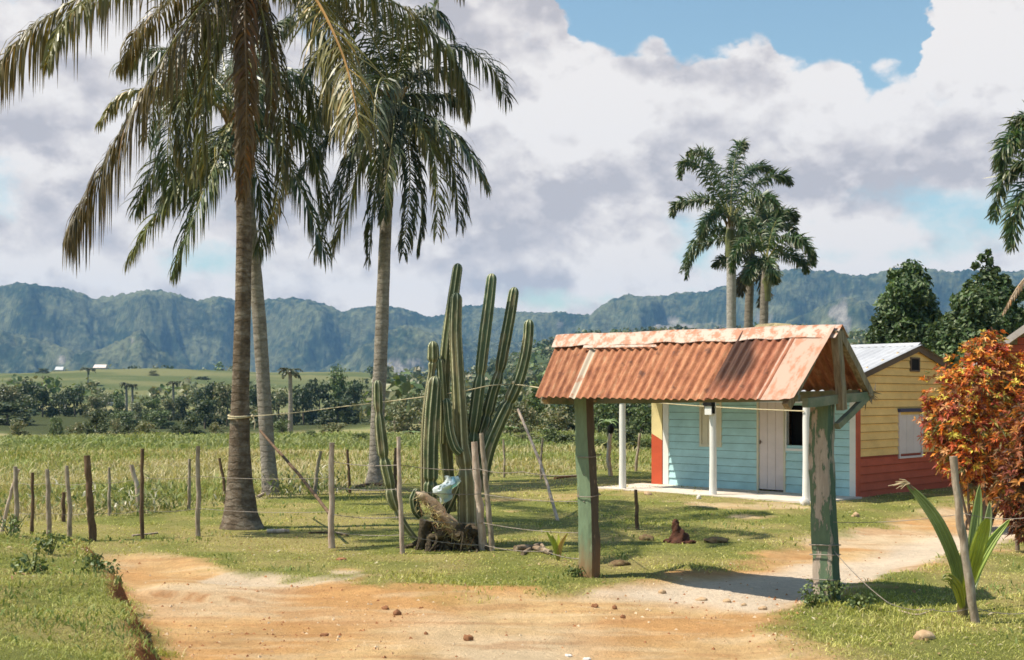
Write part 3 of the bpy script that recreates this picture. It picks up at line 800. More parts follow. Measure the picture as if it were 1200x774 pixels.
palm('coconut_palm', 'tallest coconut palm with thick ringed trunk, rope tied round it and brown hanging fronds', 'palm tree', (283, 618),
     [(283, 618), (282, 600), (281, 560), (281, 500), (283, 420), (285, 340), (286, 260), (284, 180), (283, 90), (284, -8)], Y1,
     [56, 41, 31, 24, 20.5, 19, 18, 18, 17, 16, 15], M_trunk, (284, -8), fr1, ex1, None, L=.8, sty=dict(g=.9, colr=OL), nuts=7, n=130)
# --- the leaning one behind it
Y2 = 23.3
sd_ = dict(g=.85, w=.036, colr=(.05, .075, .028))
fr2 = [
    ([(225, 110, -.4), (180, 104, -.8), (140, 114, -1), (118, 142, -1.2)], dict(colr=(.19, .18, .07), L=.7)),
    ([(235, 95, .4), (205, 62, .8), (170, 60, 1), (142, 78, 1.2)], dict()),
    ([(255, 165, -.4), (220, 205, -.8), (180, 255, -1), (150, 305, -1.1)], dict(colr=(.14, .155, .045), L=.9)),
    ([(262, 170, -.6), (242, 215, -1), (222, 268, -1.2), (205, 318, -1.2)], dict(colr=(.075, .105, .035), rcol=(.5, .48, .3), L=1.0)),
    ([(285, 165, -.5), (300, 200, -.8), (308, 245, -.8), (302, 290, -.8)], dict()),
    ([(300, 150, -.3), (330, 180, -.6), (358, 235, -.8), (382, 300, -1)], dict(L=1.0)),
    ([(305, 135, .3), (345, 148, .8), (370, 190, 1), (380, 250, 1.2)], dict()),
    ([(300, 100, .5), (335, 85, 1), (362, 105, 1.3), (372, 150, 1.4)], dict()),
    ([(250, 160, .5), (210, 175, 1), (178, 205, 1.2), (160, 245, 1.3)], dict()),
    ([(245, 180, .6), (215, 210, .9), (192, 232, 1.0)], dict()),
    ([(265, 90, 1), (255, 40, 1.6), (235, 5, 1.8)], dict()), ([(285, 85, 1.2), (310, 40, 1.8), (340, 20, 2)], dict()) ]
palm('coconut_palm', 'slender pale coconut palm standing behind the tallest palm, partly hidden by its trunk', 'palm tree', (317, 580),
     [(318, 582), (316, 560), (313, 520), (308, 440), (303, 365), (297, 300), (290, 235), (282, 180), (276, 142)], Y2,
     [24, 19, 17, 16, 16, 15, 14, 13, 13], M_trunk_pale, (276, 142), fr2, [(3.4, .3, 4), (2.8, .7, 4), (.4, .9, 4), (5.4, 1.0, 4)], None, L=1.0, sty=sd_, n=95)
# --- third palm
Y3 = 26.0
s3 = dict(g=.8, w=.038, colr=(.042, .062, .026), lift=.3)
fr3 = [
    ([(470, 80, .2), (492, 40, .4), (510, 8, .5), (513, -14, .5), (503, -22, .5)], dict(L=.5, colr=(.08, .11, .04))),
    ([(480, 92, .4), (512, 82, .8), (538, 96, 1), (546, 132, 1)], dict(L=.9)),
    ([(485, 112, .2), (520, 112, .5), (545, 122, .6)], dict(L=.8)),
    ([(482, 128, -.4), (520, 148, -.8), (548, 178, -1), (569, 215, -1)], dict(L=1.0, colr=(.055, .08, .035))),
    ([(480, 138, -.5), (500, 160, -.8), (512, 205, -1), (512, 272, -1.1)], dict(L=.9, colr=(.15, .155, .045), rcol=(.4, .42, .16))),
    ([(482, 135, .3), (512, 158, .6), (532, 200, .8), (538, 262, .9)], dict(L=1.1)),
    ([(470, 145, -.4), (480, 190, -.7), (478, 245, -.8), (472, 298, -.8)], dict(L=.7)),
    ([(474, 150, .4), (490, 200, .5), (494, 250, .5), (488, 296, .5)], dict(L=.6)),
    ([(455, 150, -.4), (444, 195, -.6), (436, 250, -.7), (432, 308, -.7)], dict(L=.6)),
    ([(440, 108, .2), (405, 112, .3), (370, 132, .4), (340, 160, .5)], dict(L=.8)),
    ([(440, 120, -.3), (402, 145, -.6), (370, 180, -.8), (342, 215, -.9)], dict(L=1.0)),
    ([(446, 128, -.5), (418, 170, -.8), (394, 228, -1), (372, 292, -1)], dict(L=1.2)),
    ([(450, 135, .3), (425, 180, .5), (408, 240, .6), (392, 285, .6)], dict(L=1.2, colr=(.06, .08, .03))),
    ([(440, 80, .3), (412, 55, .5), (378, 62, .7), (352, 95, .8)], dict(L=1.0)),
    ([(448, 70, -.4), (425, 25, -.8), (392, 5, -1), (360, 15, -1.2)], dict(L=1.0)),
    ([(457, 60, .4), (448, 15, .6), (430, -20, .8)], dict(L=.9)), ([(470, 62, -.6), (482, 25, -1), (508, 12, -1.4), (530, 40, -1.6)], dict(L=.8)),
    ([(462, 140, -.8), (458, 175, -1.2), (452, 220, -1.4), (450, 255, -1.4)], dict(L=.7)) ]
palm('coconut_palm', 'dark green coconut palm with a bare grey trunk rising just beyond the tall cactus', 'palm tree', (440, 568),
     [(440, 568), (441, 545), (443, 480), (446, 420), (449, 340), (452, 265), (456, 190), (460, 118)], Y3,
     [27, 18, 16, 16, 15, 14, 13, 12], M_trunk_pale, (460, 112), fr3, [(.2, .8, 4), (5.6, .9, 4), (1.0, 1.1, 4), (3.2, .2, 4)], None, L=1.0, sty=s3, nuts=5, n=95)

# --- royal palms over the gate roof
s4 = dict(g=.5, w=.05, colr=(.05, .095, .034), plume=2, lift=.2, loss=.02, fwd=.45)
M_royal_brown = trunk_mat('brownish_palm_bark', [(.3, (.13, .11, .085)), (.55, (.24, .205, .165)), (.75, (.36, .32, .265))], 5, .3)
def royal(label, base_x, trunk, Yd, ws, fr, grp='palms standing together behind the house'):
    ws = [w_ * .86 for w_ in ws]
    p = palm('royal_palm', label, 'palm tree', (base_x, 0), trunk, Yd, ws, M_royal if base_x == 857 else M_royal_brown, trunk[-1], fr, [], grp, L=.54, sty=dict(s4), n=60)
    cs = MB(); a = P(*trunk[-1], Yd)
    tube(cs, [a + (0, 0, -1.3), a + (0, 0, -.6), a + (0, 0, .25)], [ws[-1] * .62 * Yd / F, ws[-1] * .7 * Yd / F, .08], 12, (.16, .17, .06))
    part_world(cs.build('crownshaft', M_leafy if False else M_frond, smooth=True), p)
    return p
royal('tallest of three royal palms, with a smooth grey trunk', 857, [(858, 540), (858, 470), (857, 385), (857, 320), (856, 262)], 46, [17, 14, 13, 13, 11],
      [([(838, 222, -.5), (820, 195, -1), (803, 190, -1.2), (797, 208, -1.2)], {}), ([(835, 235, .3), (812, 235, .8), (793, 240, 1), (788, 252, 1)], {}), ([(858, 215, .5), (862, 185, .8), (868, 168, .9), (873, 172, .9)], {}),
       ([(845, 215, .6), (832, 190, 1), (822, 178, 1.2), (806, 180, 1.3)], {}), ([(880, 222, .4), (900, 208, .8), (918, 206, 1), (926, 216, 1)], {}), ([(878, 235, -.5), (898, 232, -1), (912, 246, -1.3), (916, 262, -1.3)], {}),
       ([(840, 250, -.6), (826, 262, -1), (824, 280, -1.1)], {}), ([(866, 255, -.8), (872, 275, -1.2), (870, 292, -1.3)], {}), ([(870, 210, 1), (888, 195, 1.8), (905, 200, 2.2)], {})])
royal('middle one of three royal palms, with a ragged dry skirt', 878, [(876, 540), (877, 470), (877, 385), (879, 330), (880, 292)], 48, [16, 13, 12, 11, 11],
      [([(860, 272, -.5), (838, 268, -1), (815, 282, -1.2), (799, 318, -1.2)], {}), ([(858, 280, .2), (832, 282, .5), (812, 298, .7), (804, 326, .7)], {}), ([(868, 300, -.5), (856, 306, -.9), (846, 304, -1), (838, 312, -1)], {}),
       ([(884, 262, .3), (890, 240, .6), (902, 232, .7), (912, 246, .7)], {}), ([(895, 275, -.5), (915, 262, -1), (928, 268, -1.2), (934, 290, -1.2)], {}), ([(872, 262, .8), (860, 246, 1.2), (842, 244, 1.4), (830, 262, 1.4)], {}),
       ([(876, 318, -.6), (870, 330, -.8), (868, 345, -.8)], dict(colr=(.10, .09, .05))), ([(888, 318, -.5), (896, 340, -.8), (890, 358, -.8)], dict(colr=(.09, .085, .05))), ([(890, 262, 1), (908, 250, 1.6), (926, 252, 2)], {})])
royal('shortest of three royal palms, its crown drooping over the silver roof', 895, [(892, 540), (893, 470), (895, 385), (896, 340), (898, 312)], 44, [15, 13, 12, 11, 10],
      [([(915, 282, -.5), (935, 280, -1), (948, 292, -1.2), (953, 310, -1.2)], {}), ([(912, 295, .3), (928, 300, .7), (940, 306, 1), (945, 318, 1)], {}), ([(905, 270, .4), (916, 252, .8), (926, 250, 1), (932, 258, 1)], {}),
       ([(885, 285, -.4), (872, 285, -.8), (862, 298, -1), (858, 318, -1)], {}), ([(890, 275, .8), (880, 258, 1.2), (868, 262, 1.4)], {}), ([(900, 305, -.8), (905, 318, -1.2), (908, 330, -1.2)], {}), ([(890, 305, -.6), (880, 318, -1), (876, 330, -1)], {}),
       ([(900, 268, 1.2), (898, 250, 1.8), (892, 242, 2)], {})])
# --- palm at the edge of the frame
palm('royal_palm', 'royal palm at the frame edge with one dead brown frond', 'palm tree', (1243, 0), [(1246, 560), (1246, 470), (1246, 380), (1245, 300), (1243, 232)], 30, [24, 20, 19, 18, 15], M_royal, (1243, 200),
     [([(1220, 178, -.3), (1195, 160, -.6), (1178, 172, -.8), (1172, 196, -.8)], {}), ([(1222, 195, .2), (1196, 192, .4), (1174, 215, .5), (1165, 256, .5)], {}), ([(1225, 210, -.5), (1205, 220, -.8), (1190, 250, -1), (1186, 290, -1)], {}),
      ([(1230, 172, .6), (1212, 140, 1), (1196, 142, 1.2), (1184, 160, 1.2)], {}), ([(1270, 180, 0), (1300, 190, .3), (1320, 240, .4)], {}), ([(1255, 160, 0), (1275, 130, .3), (1300, 130, .4)], {}),
      ([(1232, 250, -.8), (1212, 310, -1.2), (1192, 338, -1.4), (1176, 366, -1.4)], dict(colr=(.30, .21, .13), g=1.1, L=.3, plume=0, rcol=(.38, .28, .18), rr=.06))], [], None, L=.64, sty=dict(s4), n=60)

# ================================================================== cactus
Yc = 15.2
M_cactus = mat_leaf('cactus_skin', 0, .5, .4, 4, (.75, 1.3))
M_deadwood = mat_noise('dead_bark', [(.3, (.13, .085, .05)), (.5, (.28, .20, .13)), (.7, (.46, .37, .27))], 7, (1, 1, .5), bs=.7, bd=.03)
cb = P(550, 640, Yc)
cactus = thing('candelabra_cactus', 'tall many-armed green cactus with pale spiny ribs growing behind the barbed wire', 'cactus', (cb[0], cb[1], gz1(cb[0], cb[1])))
GRN = np.array((.052, .076, .026)); RIB = (.80, .76, .48); OLD = np.array((.22, .18, .085))
def stem(px, w, dY=0, c0=GRN, c1=GRN, ribs=7, ends=True, bulb=()):
    pts = catmull([P(x, y, Yc + dY + (d if len(p_) > 2 else 0)) for p_ in px for x, y, d in [(p_ + (0,))[:3]]], 110)
    L_ = np.linspace(0, 1, 110)
    rad = np.interp(L_, np.linspace(0, 1, len(w)), np.array(w)) * Yc / F / 2 * .96
    for b0 in bulb:       # constrictions between yearly growth segments
        rad *= 1 - .28 * np.exp(-((L_ - b0) / .018) ** 2)
    if ends:              # rounded growing tip
        k = np.linspace(0, 1, 9)[1:]
        d = pts[-1] - pts[-2]; d /= np.linalg.norm(d)
        tip = pts[-1] + np.outer(np.sin(k * np.pi / 2), d) * rad[-1] * 1.3
        pts = np.concatenate([pts, tip]); rad = np.concatenate([rad, rad[-1] * np.maximum(np.cos(k * np.pi / 2), .06)])
    cols = np.array([c0 * (1 - t) + c1 * t for t in np.linspace(0, 1, len(pts))])
    mb = MB()
    # pale spine lines sit on the rib crests
    seg = ribs * 8
    n = len(pts); T, N, B = frames(pts)
    th = np.linspace(0, 2 * np.pi, seg, endpoint=False); ph = rng.random() * .8
    kk = np.abs(np.cos((th) * ribs / 2)); prof = .80 + .26 * kk ** .8; rib = np.clip((kk - .93) / .05, 0, 1)
    tw = ph + np.linspace(0, .25, n) * rng.choice([-1, 1])
    al = np.concatenate([[0], np.cumsum(np.linalg.norm(np.diff(pts, axis=0), axis=1))])
    rad = rad * (1 + .05 * (fbm(al * 3.5 + rng.random() * 50, al * 0, 3, 411) - .5) * 2)
    V = np.stack([pts[i] + np.outer(np.cos(th + tw[i]) * rad[i] * (prof + .05 * rib * (i % 2)), N[i]) + np.outer(np.sin(th + tw[i]) * rad[i] * (prof + .05 * rib * (i % 2)), B[i]) for i in range(n)]).reshape(-1, 3)
    dots = .72 + .28 * (rng.random((n, seg)) > .35)
    scar = sm(.60, .72, fbm(al[:, None] * 4 + rng.random() * 90 + 0 * th[None], th[None] * 1.2 + 0 * al[:, None], 3, 413))[..., None]
    cols = cols[:, None] * np.ones((1, seg, 1)) * (1 - scar * .6) + np.array((.24, .19, .10)) * scar * .6
    q = (rib[None] * dots)[..., None]
    fade = np.linspace(.55, 1.0, n)[:, None, None]
    cc = (cols * (1 - q * fade) + np.array(RIB) * q * fade).reshape(-1, 3)
    i = np.arange(n - 1)[:, None]; j = np.arange(seg)[None]; j2 = (j + 1) % seg
    mb.add(V, np.stack([i * seg + j, i * seg + j2, (i + 1) * seg + j2, (i + 1) * seg + j], -1).reshape(-1, 4), cc)
    # spines as tiny needles on the crests
    cr = np.where(rib > .5)[0]
    return part_world(mb.build('stem', M_cactus, smooth=True), cactus)
OLDG = np.array((.15, .155, .06))
stem([(549, 642), (548, 620), (547, 580), (545, 545), (541, 520), (539, 480), (536, 430), (534, 390), (535, 352)], [30, 23, 22, 21, 18, 17, 16, 15, 14], 0, OLD, GRN, bulb=(.36,))
stem([(530, 600), (524, 540), (520, 480), (521, 440), (525, 395), (531, 350), (536, 316)], [12, 15, 15, 15, 14, 13, 12], .25, OLDG, GRN)
stem([(552, 560), (553, 520), (558, 480), (563, 440), (568, 395), (573, 355), (576, 328)], [15, 15, 15, 14, 14, 13, 12], .1, GRN, np.array((.075, .115, .055)), bulb=(.5, .22))
stem([(556, 565), (562, 520), (570, 490), (577, 462), (585, 436), (592, 400), (598, 368), (602, 344)], [15, 16, 15, 14, 13, 14, 13, 12], .2, GRN, GRN, bulb=(.57, .3))
stem([(562, 575), (571, 530), (584, 497), (597, 470), (608, 445), (615, 420), (619, 396), (620, 382)], [17, 17, 16, 15, 14, 13, 12, 12], .05, GRN, GRN, bulb=(.42,))
stem([(504, 592), (505, 560), (505, 520), (507, 480), (509, 451)], [15, 18, 18, 18, 16], -.15, GRN, GRN, ribs=8, bulb=(.22,))
stem([(497, 580), (497, 540), (499, 490), (503, 455), (506, 436), (507.5, 420), (507.5, 408)], [8, 9, 10, 9, 8, 14, 13], .12, OLD, GRN, bulb=(.78,))
stem([(519, 520), (520, 480), (518, 450), (516, 426)], [9, 10, 10, 9], .1, OLDG, GRN)
stem([(540, 532), (533, 524), (527, 505), (523.5, 474)], [9, 12, 12, 11], -.12, GRN, GRN)
stem([(487, 632), (476, 618), (467, 602), (460, 585), (456, 565), (450, 538), (447, 515), (443.5, 480), (442.5, 452)], [7, 8, 9, 15, 13, 13, 14, 11, 10], -.1, OLDG, GRN, ribs=6, bulb=(.28, .46, .63, .86))
stem([(519, 606), (526, 590), (533, 574), (537, 562)], [12, 13, 12, 9], -.05, GRN * .8, GRN)
stem([(494, 606), (488, 598), (485, 586), (487, 578)], [10, 12, 11, 9], .1, GRN, GRN)
mb = MB()
tube(mb, catmull([P(487, 577, Yc - .25), P(500, 585, Yc - .28), P(518, 603, Yc - .3), P(534, 622, Yc - .3), P(552, 640, Yc - .2)], 22), np.array([2, 5, 9, 13, 12, 13, 14, 14, 15, 15, 16, 16, 17, 17, 18, 18, 18, 18, 19, 19, 20, 20]) * Yc / F / 2 * .88, 14, None, jit=.22)
part_world(mb.build('dead_stem', M_deadwood, smooth=True), cactus)
mb = MB()
for a, b_ in (((540, 628), (566, 647)), ((552, 632), (530, 650)), ((520, 618), (512, 648)), ((536, 622), (560, 650)), ((500, 610), (492, 646)), ((512, 600), (525, 650)), ((545, 640), (510, 650))):
    p0 = P(*a, Yc - .1 + rng.normal(0, .1)); p1 = P(*b_, Yc - .2 + rng.normal(0, .15)); p1[2] = gz1(p1[0], p1[1]) - .03
    tube(mb, catmull([p0, (p0 + p1) / 2 + (0, 0, .05), p1], 8), np.linspace(.075, .05, 8), 9, None, jit=.2)
for k in range(110):
    x = 494 + 60 * rng.random(); a_ = P(x, 612 + 22 * rng.random(), Yc - .12 + rng.normal(0, .12)); b_ = a_ + np.array([rng.normal(0, .18), rng.normal(-.06, .1), 0]); b_[2] = gz1(b_[0], b_[1]) - .02
    tube(mb, catmull([a_, (a_ + b_) / 2 + rng.normal(0, .05, 3), b_], 8), np.linspace(.018 + .025 * rng.random(), .012, 8), 6, None, jit=.15)
for k in range(14):
    x = 496 + 62 * rng.random(); c = P(x, 640 - rng.random() * 22 * (.4 + (x - 496) / 90), Yc - .15 + rng.normal(0, .12)); s_ = .05 + .06 * rng.random()
    ico(mb, c, (s_, s_ * .9, s_ * .8), None, 2, .6)
M_rootdark = mat_noise('dark_rotting_bark', [(.3, (.035, .026, .018)), (.55, (.10, .075, .045)), (.72, (.24, .18, .10))], 9, bs=.9, bd=.04)
part_world(mb.build('root_mass', M_rootdark, smooth=True), cactus)
mb = MB()
for k in range(420):
    t = rng.random(); c = P(487 + 65 * t, 584 + 58 * t + rng.normal(0, 6), Yc - .3 - .12 * rng.random())
    d = rng.normal(0, 1, 3); d[1] = -abs(d[1]); d /= np.linalg.norm(d); e = np.cross(d, rng.normal(0, 1, 3)); e /= np.linalg.norm(e)
    ln = .05 + .10 * rng.random()
    mb.add([c - e * .004, c + e * .004, c + d * ln], [(0, 1, 2)], (.55, .45, .2) if rng.random() < .7 else (.3, .14, .06))
part_world(mb.build('spines', M_cactus), cactus)
# plastic bag caught on the cactus
def bag():
    c = P(523, 573, Yc - .42)
    o = MB(); n = 26; m = 12
    n = 40; m = 24; u, v = np.meshgrid(np.linspace(0, 6.283, n, endpoint=False), np.linspace(0, 1, m))
    rx = (.075 * np.sin(np.clip(v * 1.2 + .25, 0, 1.5) * 2.0) + .025) * (1 + 1.1 * (fbm(np.cos(u) * 2 + 5 + v * 3, np.sin(u) * 2 + 5, 3, 401) - .5) * 2)
    X = c[0] + rx * np.cos(u) + (v - .5) * -.10 + .03 * np.sin(v * 9); Yy = c[1] + rx * .55 * np.sin(u); Z = c[2] + .15 - v * .30 + .03 * np.sin(3 * u) * v
    cr_ = .055 * (fbm(np.cos(u) * 3 + 20, np.sin(u) * 3 + v * 7 + 20, 4, 405) - .5); X = X + cr_ * np.cos(u) * 1.3; Yy = Yy + cr_ * np.sin(u); Z = Z + cr_ * .8
    V = np.stack([X, Yy, Z], -1).reshape(-1, 3)
    i = np.arange(m - 1)[:, None]; j = np.arange(n)[None]; j2 = (j + 1) % n
    t = np.clip(np.sin(u * 1.0 + 2.2) * .7 + (fbm(u, v * 3, 2, 403) - .4), 0, 1).ravel()
    cc = mixc((.70, .75, .80), (.12, .34, .58), t)
    o.add(V, np.stack([i * n + j, i * n + j2, (i + 1) * n + j2, (i + 1) * n + j], -1).reshape(-1, 4), cc)
    tag(o.build('plastic_bag', mat_leaf('thin_plastic', .35, .3, .5, 9, (.9, 1.1)), smooth=True), 'crumpled white and blue plastic bag caught on the cactus', 'bag')
bag()
# ================================================================== gate
Lp = np.array([.82, 12.73]); Rp = np.array([2.93, 11.18])
gu = (Rp - Lp) / np.linalg.norm(Rp - Lp); gn = np.array([-gu[1], gu[0]])      # along the gate, away from the road
gang = math.atan2(gu[1], gu[0])
gate = thing('roofed_gate', 'weathered entrance gate of two green posts under a rusty corrugated roof', 'gate', (Lp[0], Lp[1], gz1(*Lp)), gang)
def gw(u, n, z): return np.array([Lp[0] + gu[0] * u + gn[0] * n, Lp[1] + gu[1] * u + gn[1] * n, z])
def peel_mat(name, paint, bare, thr, red=True):
    m, nt, b, out = newmat(name); setb(b, .75, .3)
    v = coords(nt, 'Object', (1, 1, .24)); f = noise(nt, v, 9.0, 8, .66); f2 = noise(nt, v, 30, 5, .7)
    msk = ramp(nt, f, [(thr, 0.0), (thr + .025, 1.0)])
    pc = mix(nt, 1.0, paint, ramp(nt, f2, [(.3, .8), (.7, 1.15)]), 'MULTIPLY')
    bc = ramp(nt, noise(nt, coords(nt, 'Object', (6, 6, .6)), 6, 6, .7), [(.3, tuple(np.array(bare) * .55)), (.7, bare)])
    c = mix(nt, msk, pc, bc)
    # rain-splashed red soil near the ground
    t = nt.nodes.new('ShaderNodeTexCoord'); s = nt.nodes.new('ShaderNodeSeparateXYZ'); nt.links.new(t.outputs['Object'], s.inputs[0])
    hgt = math_n(nt, 'ADD', s.outputs[2], math_n(nt, 'MULTIPLY', math_n(nt, 'SUBTRACT', f, .5), .7))
    soil = ramp(nt, hgt, [(.05, 1.0), (.42, 0.0)])
    if red: c = mix(nt, math_n(nt, 'MULTIPLY', soil, .75), c, (.33, .15, .06))
    nt.links.new(c, b.inputs['Base Color'])
    bump(nt, b, math_n(nt, 'SUBTRACT', math_n(nt, 'MULTIPLY', f2, .4), msk), .6, .012)
    return m
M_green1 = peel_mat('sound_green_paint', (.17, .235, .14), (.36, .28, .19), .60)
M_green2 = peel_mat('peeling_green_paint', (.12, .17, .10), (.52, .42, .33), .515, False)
M_beam = mat_noise('green_grey_timber', [(.35, (.13, .17, .11)), (.6, (.25, .24, .17))], 6, (1, 1, 1), bs=.4)
M_oldwood = mat_noise('weathered_grey_timber', [(.3, (.13, .10, .065)), (.5, (.26, .20, .13)), (.7, (.40, .33, .24))], 5, (6, 6, .6), bs=.6)

M_bare = peel_mat('shade_toned_bare_side', (.10, .075, .05), (.28, .20, .13), .60)  # bare bark, with the post's shaded side also put into its dark colour
def crooked_post(u0, u1, half, z0, z1, taper, bare, mat, chips):
    # squared trunk, uneven faces, with bites out of the edges
    mb = MB(); n = 34; seg = 20
    zs = np.linspace(z0, z1, n)
    V = []
    for k, z in enumerate(zs):
        t = k / (n - 1)
        cu_ = u0 + (u1 - u0) * t + .018 * math.sin(t * 5 + chips)
        hw = half * (1 + taper * (1 - t)) ; hn_ = half * .95 * (1 + taper * (1 - t))
        for j in range(seg):
            a = j / seg * 6.2832 + math.pi / 4
            c, s = math.cos(a), math.sin(a)
            q = 1 / max(abs(c), abs(s)); q = min(q, 1.30)
            wob = 1 + .05 * (fbm(np.array([j * .7 + chips * 9]), np.array([z * 3.0]), 3, 77)[0] - .5) * 2
            if abs(abs(c) - abs(s)) < .25: wob -= .13 * max(0, fbm(np.array([j * 1.3 + chips * 5.]), np.array([z * 7.]), 2, 79)[0] - .45) * 2
            V.append(gw(cu_ + c * q * hw * wob, s * q * hn_ * wob, z))
    V = np.array(V); i = np.arange(n - 1)[:, None]; j = np.arange(seg)[None]; j2 = (j + 1) % seg
    Q = np.stack([i * seg + j, i * seg + j2, (i + 1) * seg + j2, (i + 1) * seg + j], -1).reshape(-1, 4)
    cen_ang = ((np.arange(seg) + .5) / seg * 6.2832 + math.pi / 4)
    right = np.tile((np.cos(cen_ang) > .68) | (np.sin(cen_ang) > .72), n - 1)  # faces away from the sun take a darker material, shade put in colour
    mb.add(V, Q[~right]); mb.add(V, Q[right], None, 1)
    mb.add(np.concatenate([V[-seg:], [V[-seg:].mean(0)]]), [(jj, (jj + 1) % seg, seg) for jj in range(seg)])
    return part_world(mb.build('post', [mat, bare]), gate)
Rl = float(np.linalg.norm(Rp - Lp))
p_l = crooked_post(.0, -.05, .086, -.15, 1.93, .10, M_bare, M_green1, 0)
p_r = crooked_post(Rl, Rl - .02, .099, -.15, 1.90, .12, peel_mat('shade_toned_peeling_side', (.075, .12, .075), (.46, .37, .29), .52, False), M_green2, 1); p_r['label'] = 'post with badly peeling green paint'  # darker copy of the peeling green, shade painted into that side
# corners of the roof (ridge, eaves), each set square-ish but a little skewed like the real one
RL, RR_ = np.array([.51, 12.96, 2.53]), np.array([3.03, 11.10, 2.53])
FL, FR = np.array([.25, 12.52, 1.905]), np.array([2.53, 10.62, 1.865])
BL, BR_ = np.array([.93, 13.48, 1.92]), np.array([3.47, 11.62, 1.97])
def rust_mat(name, dark_patch=False):
    m, nt, b, out = newmat(name); setb(b, .7, .3)
    t = nt.nodes.new('ShaderNodeTexCoord'); mp = nt.nodes.new('ShaderNodeMapping'); mp.inputs['Scale'].default_value = (2.6, .55, 1)
    nt.links.new(t.outputs['UV'], mp.inputs[0]); v = mp.outputs[0]
    f = noise(nt, v, 7, 7, .7)
    mp2 = nt.nodes.new('ShaderNodeMapping'); mp2.inputs['Scale'].default_value = (2.6, 2.0, 1); nt.links.new(t.outputs['UV'], mp2.inputs[0])
    f2 = noise(nt, mp2.outputs[0], 30, 6, .75); f3 = noise(nt, mp2.outputs[0], 2.6, 5, .6)
    c = ramp(nt, f, [(.28, (.11, .042, .026)), (.42, (.25, .095, .046)), (.54, (.36, .155, .078)), (.64, (.41, .22, .125)), (.74, (.50, .36, .25))])
    c = mix(nt, 1.0, c, ramp(nt, f2, [(.3, .72), (.7, 1.2)]), 'MULTIPLY')
    c = mix(nt, 1.0, c, attr(nt), 'MULTIPLY')
    drk = ramp(nt, f3, [(.60, 0.0), (.68, .8)])
    c = mix(nt, drk, c, (.11, .045, .028))
    nt.links.new(c, b.inputs['Base Color']); bump(nt, b, f2, .3, .004)
    b.inputs['Metallic'].default_value = .0
    return m
M_rust = rust_mat('rusty_corrugated_iron')
def paint_over_rust(name, paint, edge):
    m, nt, b, out = newmat(name); setb(b, .6, .35)
    t = nt.nodes.new('ShaderNodeTexCoord'); mp = nt.nodes.new('ShaderNodeMapping'); mp.inputs['Scale'].default_value = (3, 1.2, 1)
    nt.links.new(t.outputs['UV'], mp.inputs[0])
    f = noise(nt, mp.outputs[0], 3.2, 8, .68); f2 = noise(nt, mp.outputs[0], 20, 6, .7)
    c = mix(nt, ramp(nt, f, [(edge, 0.0), (edge + .09, 1.0)]), paint, (.38, .16, .085))
    c = mix(nt, ramp(nt, f2, [(.66, 0.0), (.74, .8)]), c, (.24, .085, .04))
    nt.links.new(c, b.inputs['Base Color']); bump(nt, b, f2, .25, .004); return m
M_pinkpaint = paint_over_rust('faded_pink_sheet', (.42, .27, .20), .50)
M_palepaint = paint_over_rust('chalky_ridge_sheet', (.48, .36, .29), .47)
M_whitestrip = paint_over_rust('whitish_bare_zinc', (.44, .36, .27), .54)
def sheet(a0, a1, b0, b1, u0, u1, v0, v1, waves, amp, mat, off=0., tint=(1, 1, 1), curl=0., ragged=.01, name='roof_sheet', tintf=None):
    """corrugated sheet on the slope a(ridge)->b(eave) between fractions u0..u1"""
    nu = int(max(8, (u1 - u0) * waves * 10)); nv = 14
    U, Vv = np.meshgrid(np.linspace(u0, u1, nu), np.linspace(v0, v1, nv))
    rag = ragged * (fbm(U * 60, U * 0 + off * 77 + 3, 3, 501) - .5) * 2
    Ve = Vv + rag * sm(.7, 1, (Vv - v0) / (v1 - v0))
    rdg = a0 * (1 - U[..., None]) + a1 * U[..., None]; eav = b0 * (1 - U[..., None]) + b1 * U[..., None]
    Pp = rdg * (1 - Ve[..., None]) + eav * Ve[..., None]
    e1 = (a1 - a0); e2 = (b0 - a0); nn = np.cross(e1, e2); nn /= np.linalg.norm(nn)
    if nn[2] < 0: nn = -nn
    h = amp * np.cos(U * waves * 6.2832) + off + curl * (sm(.80, 1, (U - u0) / (u1 - u0)) ** 2) + .012 * (fbm(U * 9 + off * 50, Vv * 4, 3, 503) - .5)
    Pp = Pp + nn * h[..., None]
    Vt = Pp.reshape(-1, 3)
    i = np.arange(nv - 1)[:, None]; j = np.arange(nu - 1)[None]
    Q = np.stack([i * nu + j, i * nu + j + 1, (i + 1) * nu + j + 1, (i + 1) * nu + j], -1).reshape(-1, 4)
    tc_ = np.tile(np.asarray(tint, float), (len(Vt), 1))
    if tintf is not None: tc_ = tc_ * tintf(U, Vv).reshape(-1, 1)
    mb = MB(); mb.add(Vt, Q, tc_, 0, np.stack([U * 3.1, Vv], -1).reshape(-1, 2))
    # underside, 3 mm lower
    mb.add(Vt - nn * .003, Q[:, ::-1], tc_ * .9, 0, np.stack([U * 3.1 + 9, Vv], -1).reshape(-1, 2))
    return part_world(mb.build(name, mat, smooth=True), gate)
W_ = 33
sheet(RL, RR_, FL, FR, 0, .155, .0, 1.0, W_, .013, M_rust, .000, (.98, .92, .85))
s_ = sheet(RL, RR_, FL, FR, .150, .198, .0, 1.01, W_, .013, M_whitestrip, .006); s_['label'] = 'narrow whitish strip of bare zinc'
sheet(RL, RR_, FL, FR, .178, .70, .0, 1.01, W_, .013, M_rust, .010, (1.08, 1.0, .92))
s_ = sheet(RL, RR_, FL, FR, .682, .885, .0, 1.0, W_, .013, M_rust, .020, (.92, .78, .78), tintf=lambda U, V: 1 - .82 * sm(.80, .755, U + .02 * np.sin(V * 9)) * sm(.95, .62, V) ); s_['label'] = 'darker red sheet with a black stained edge'
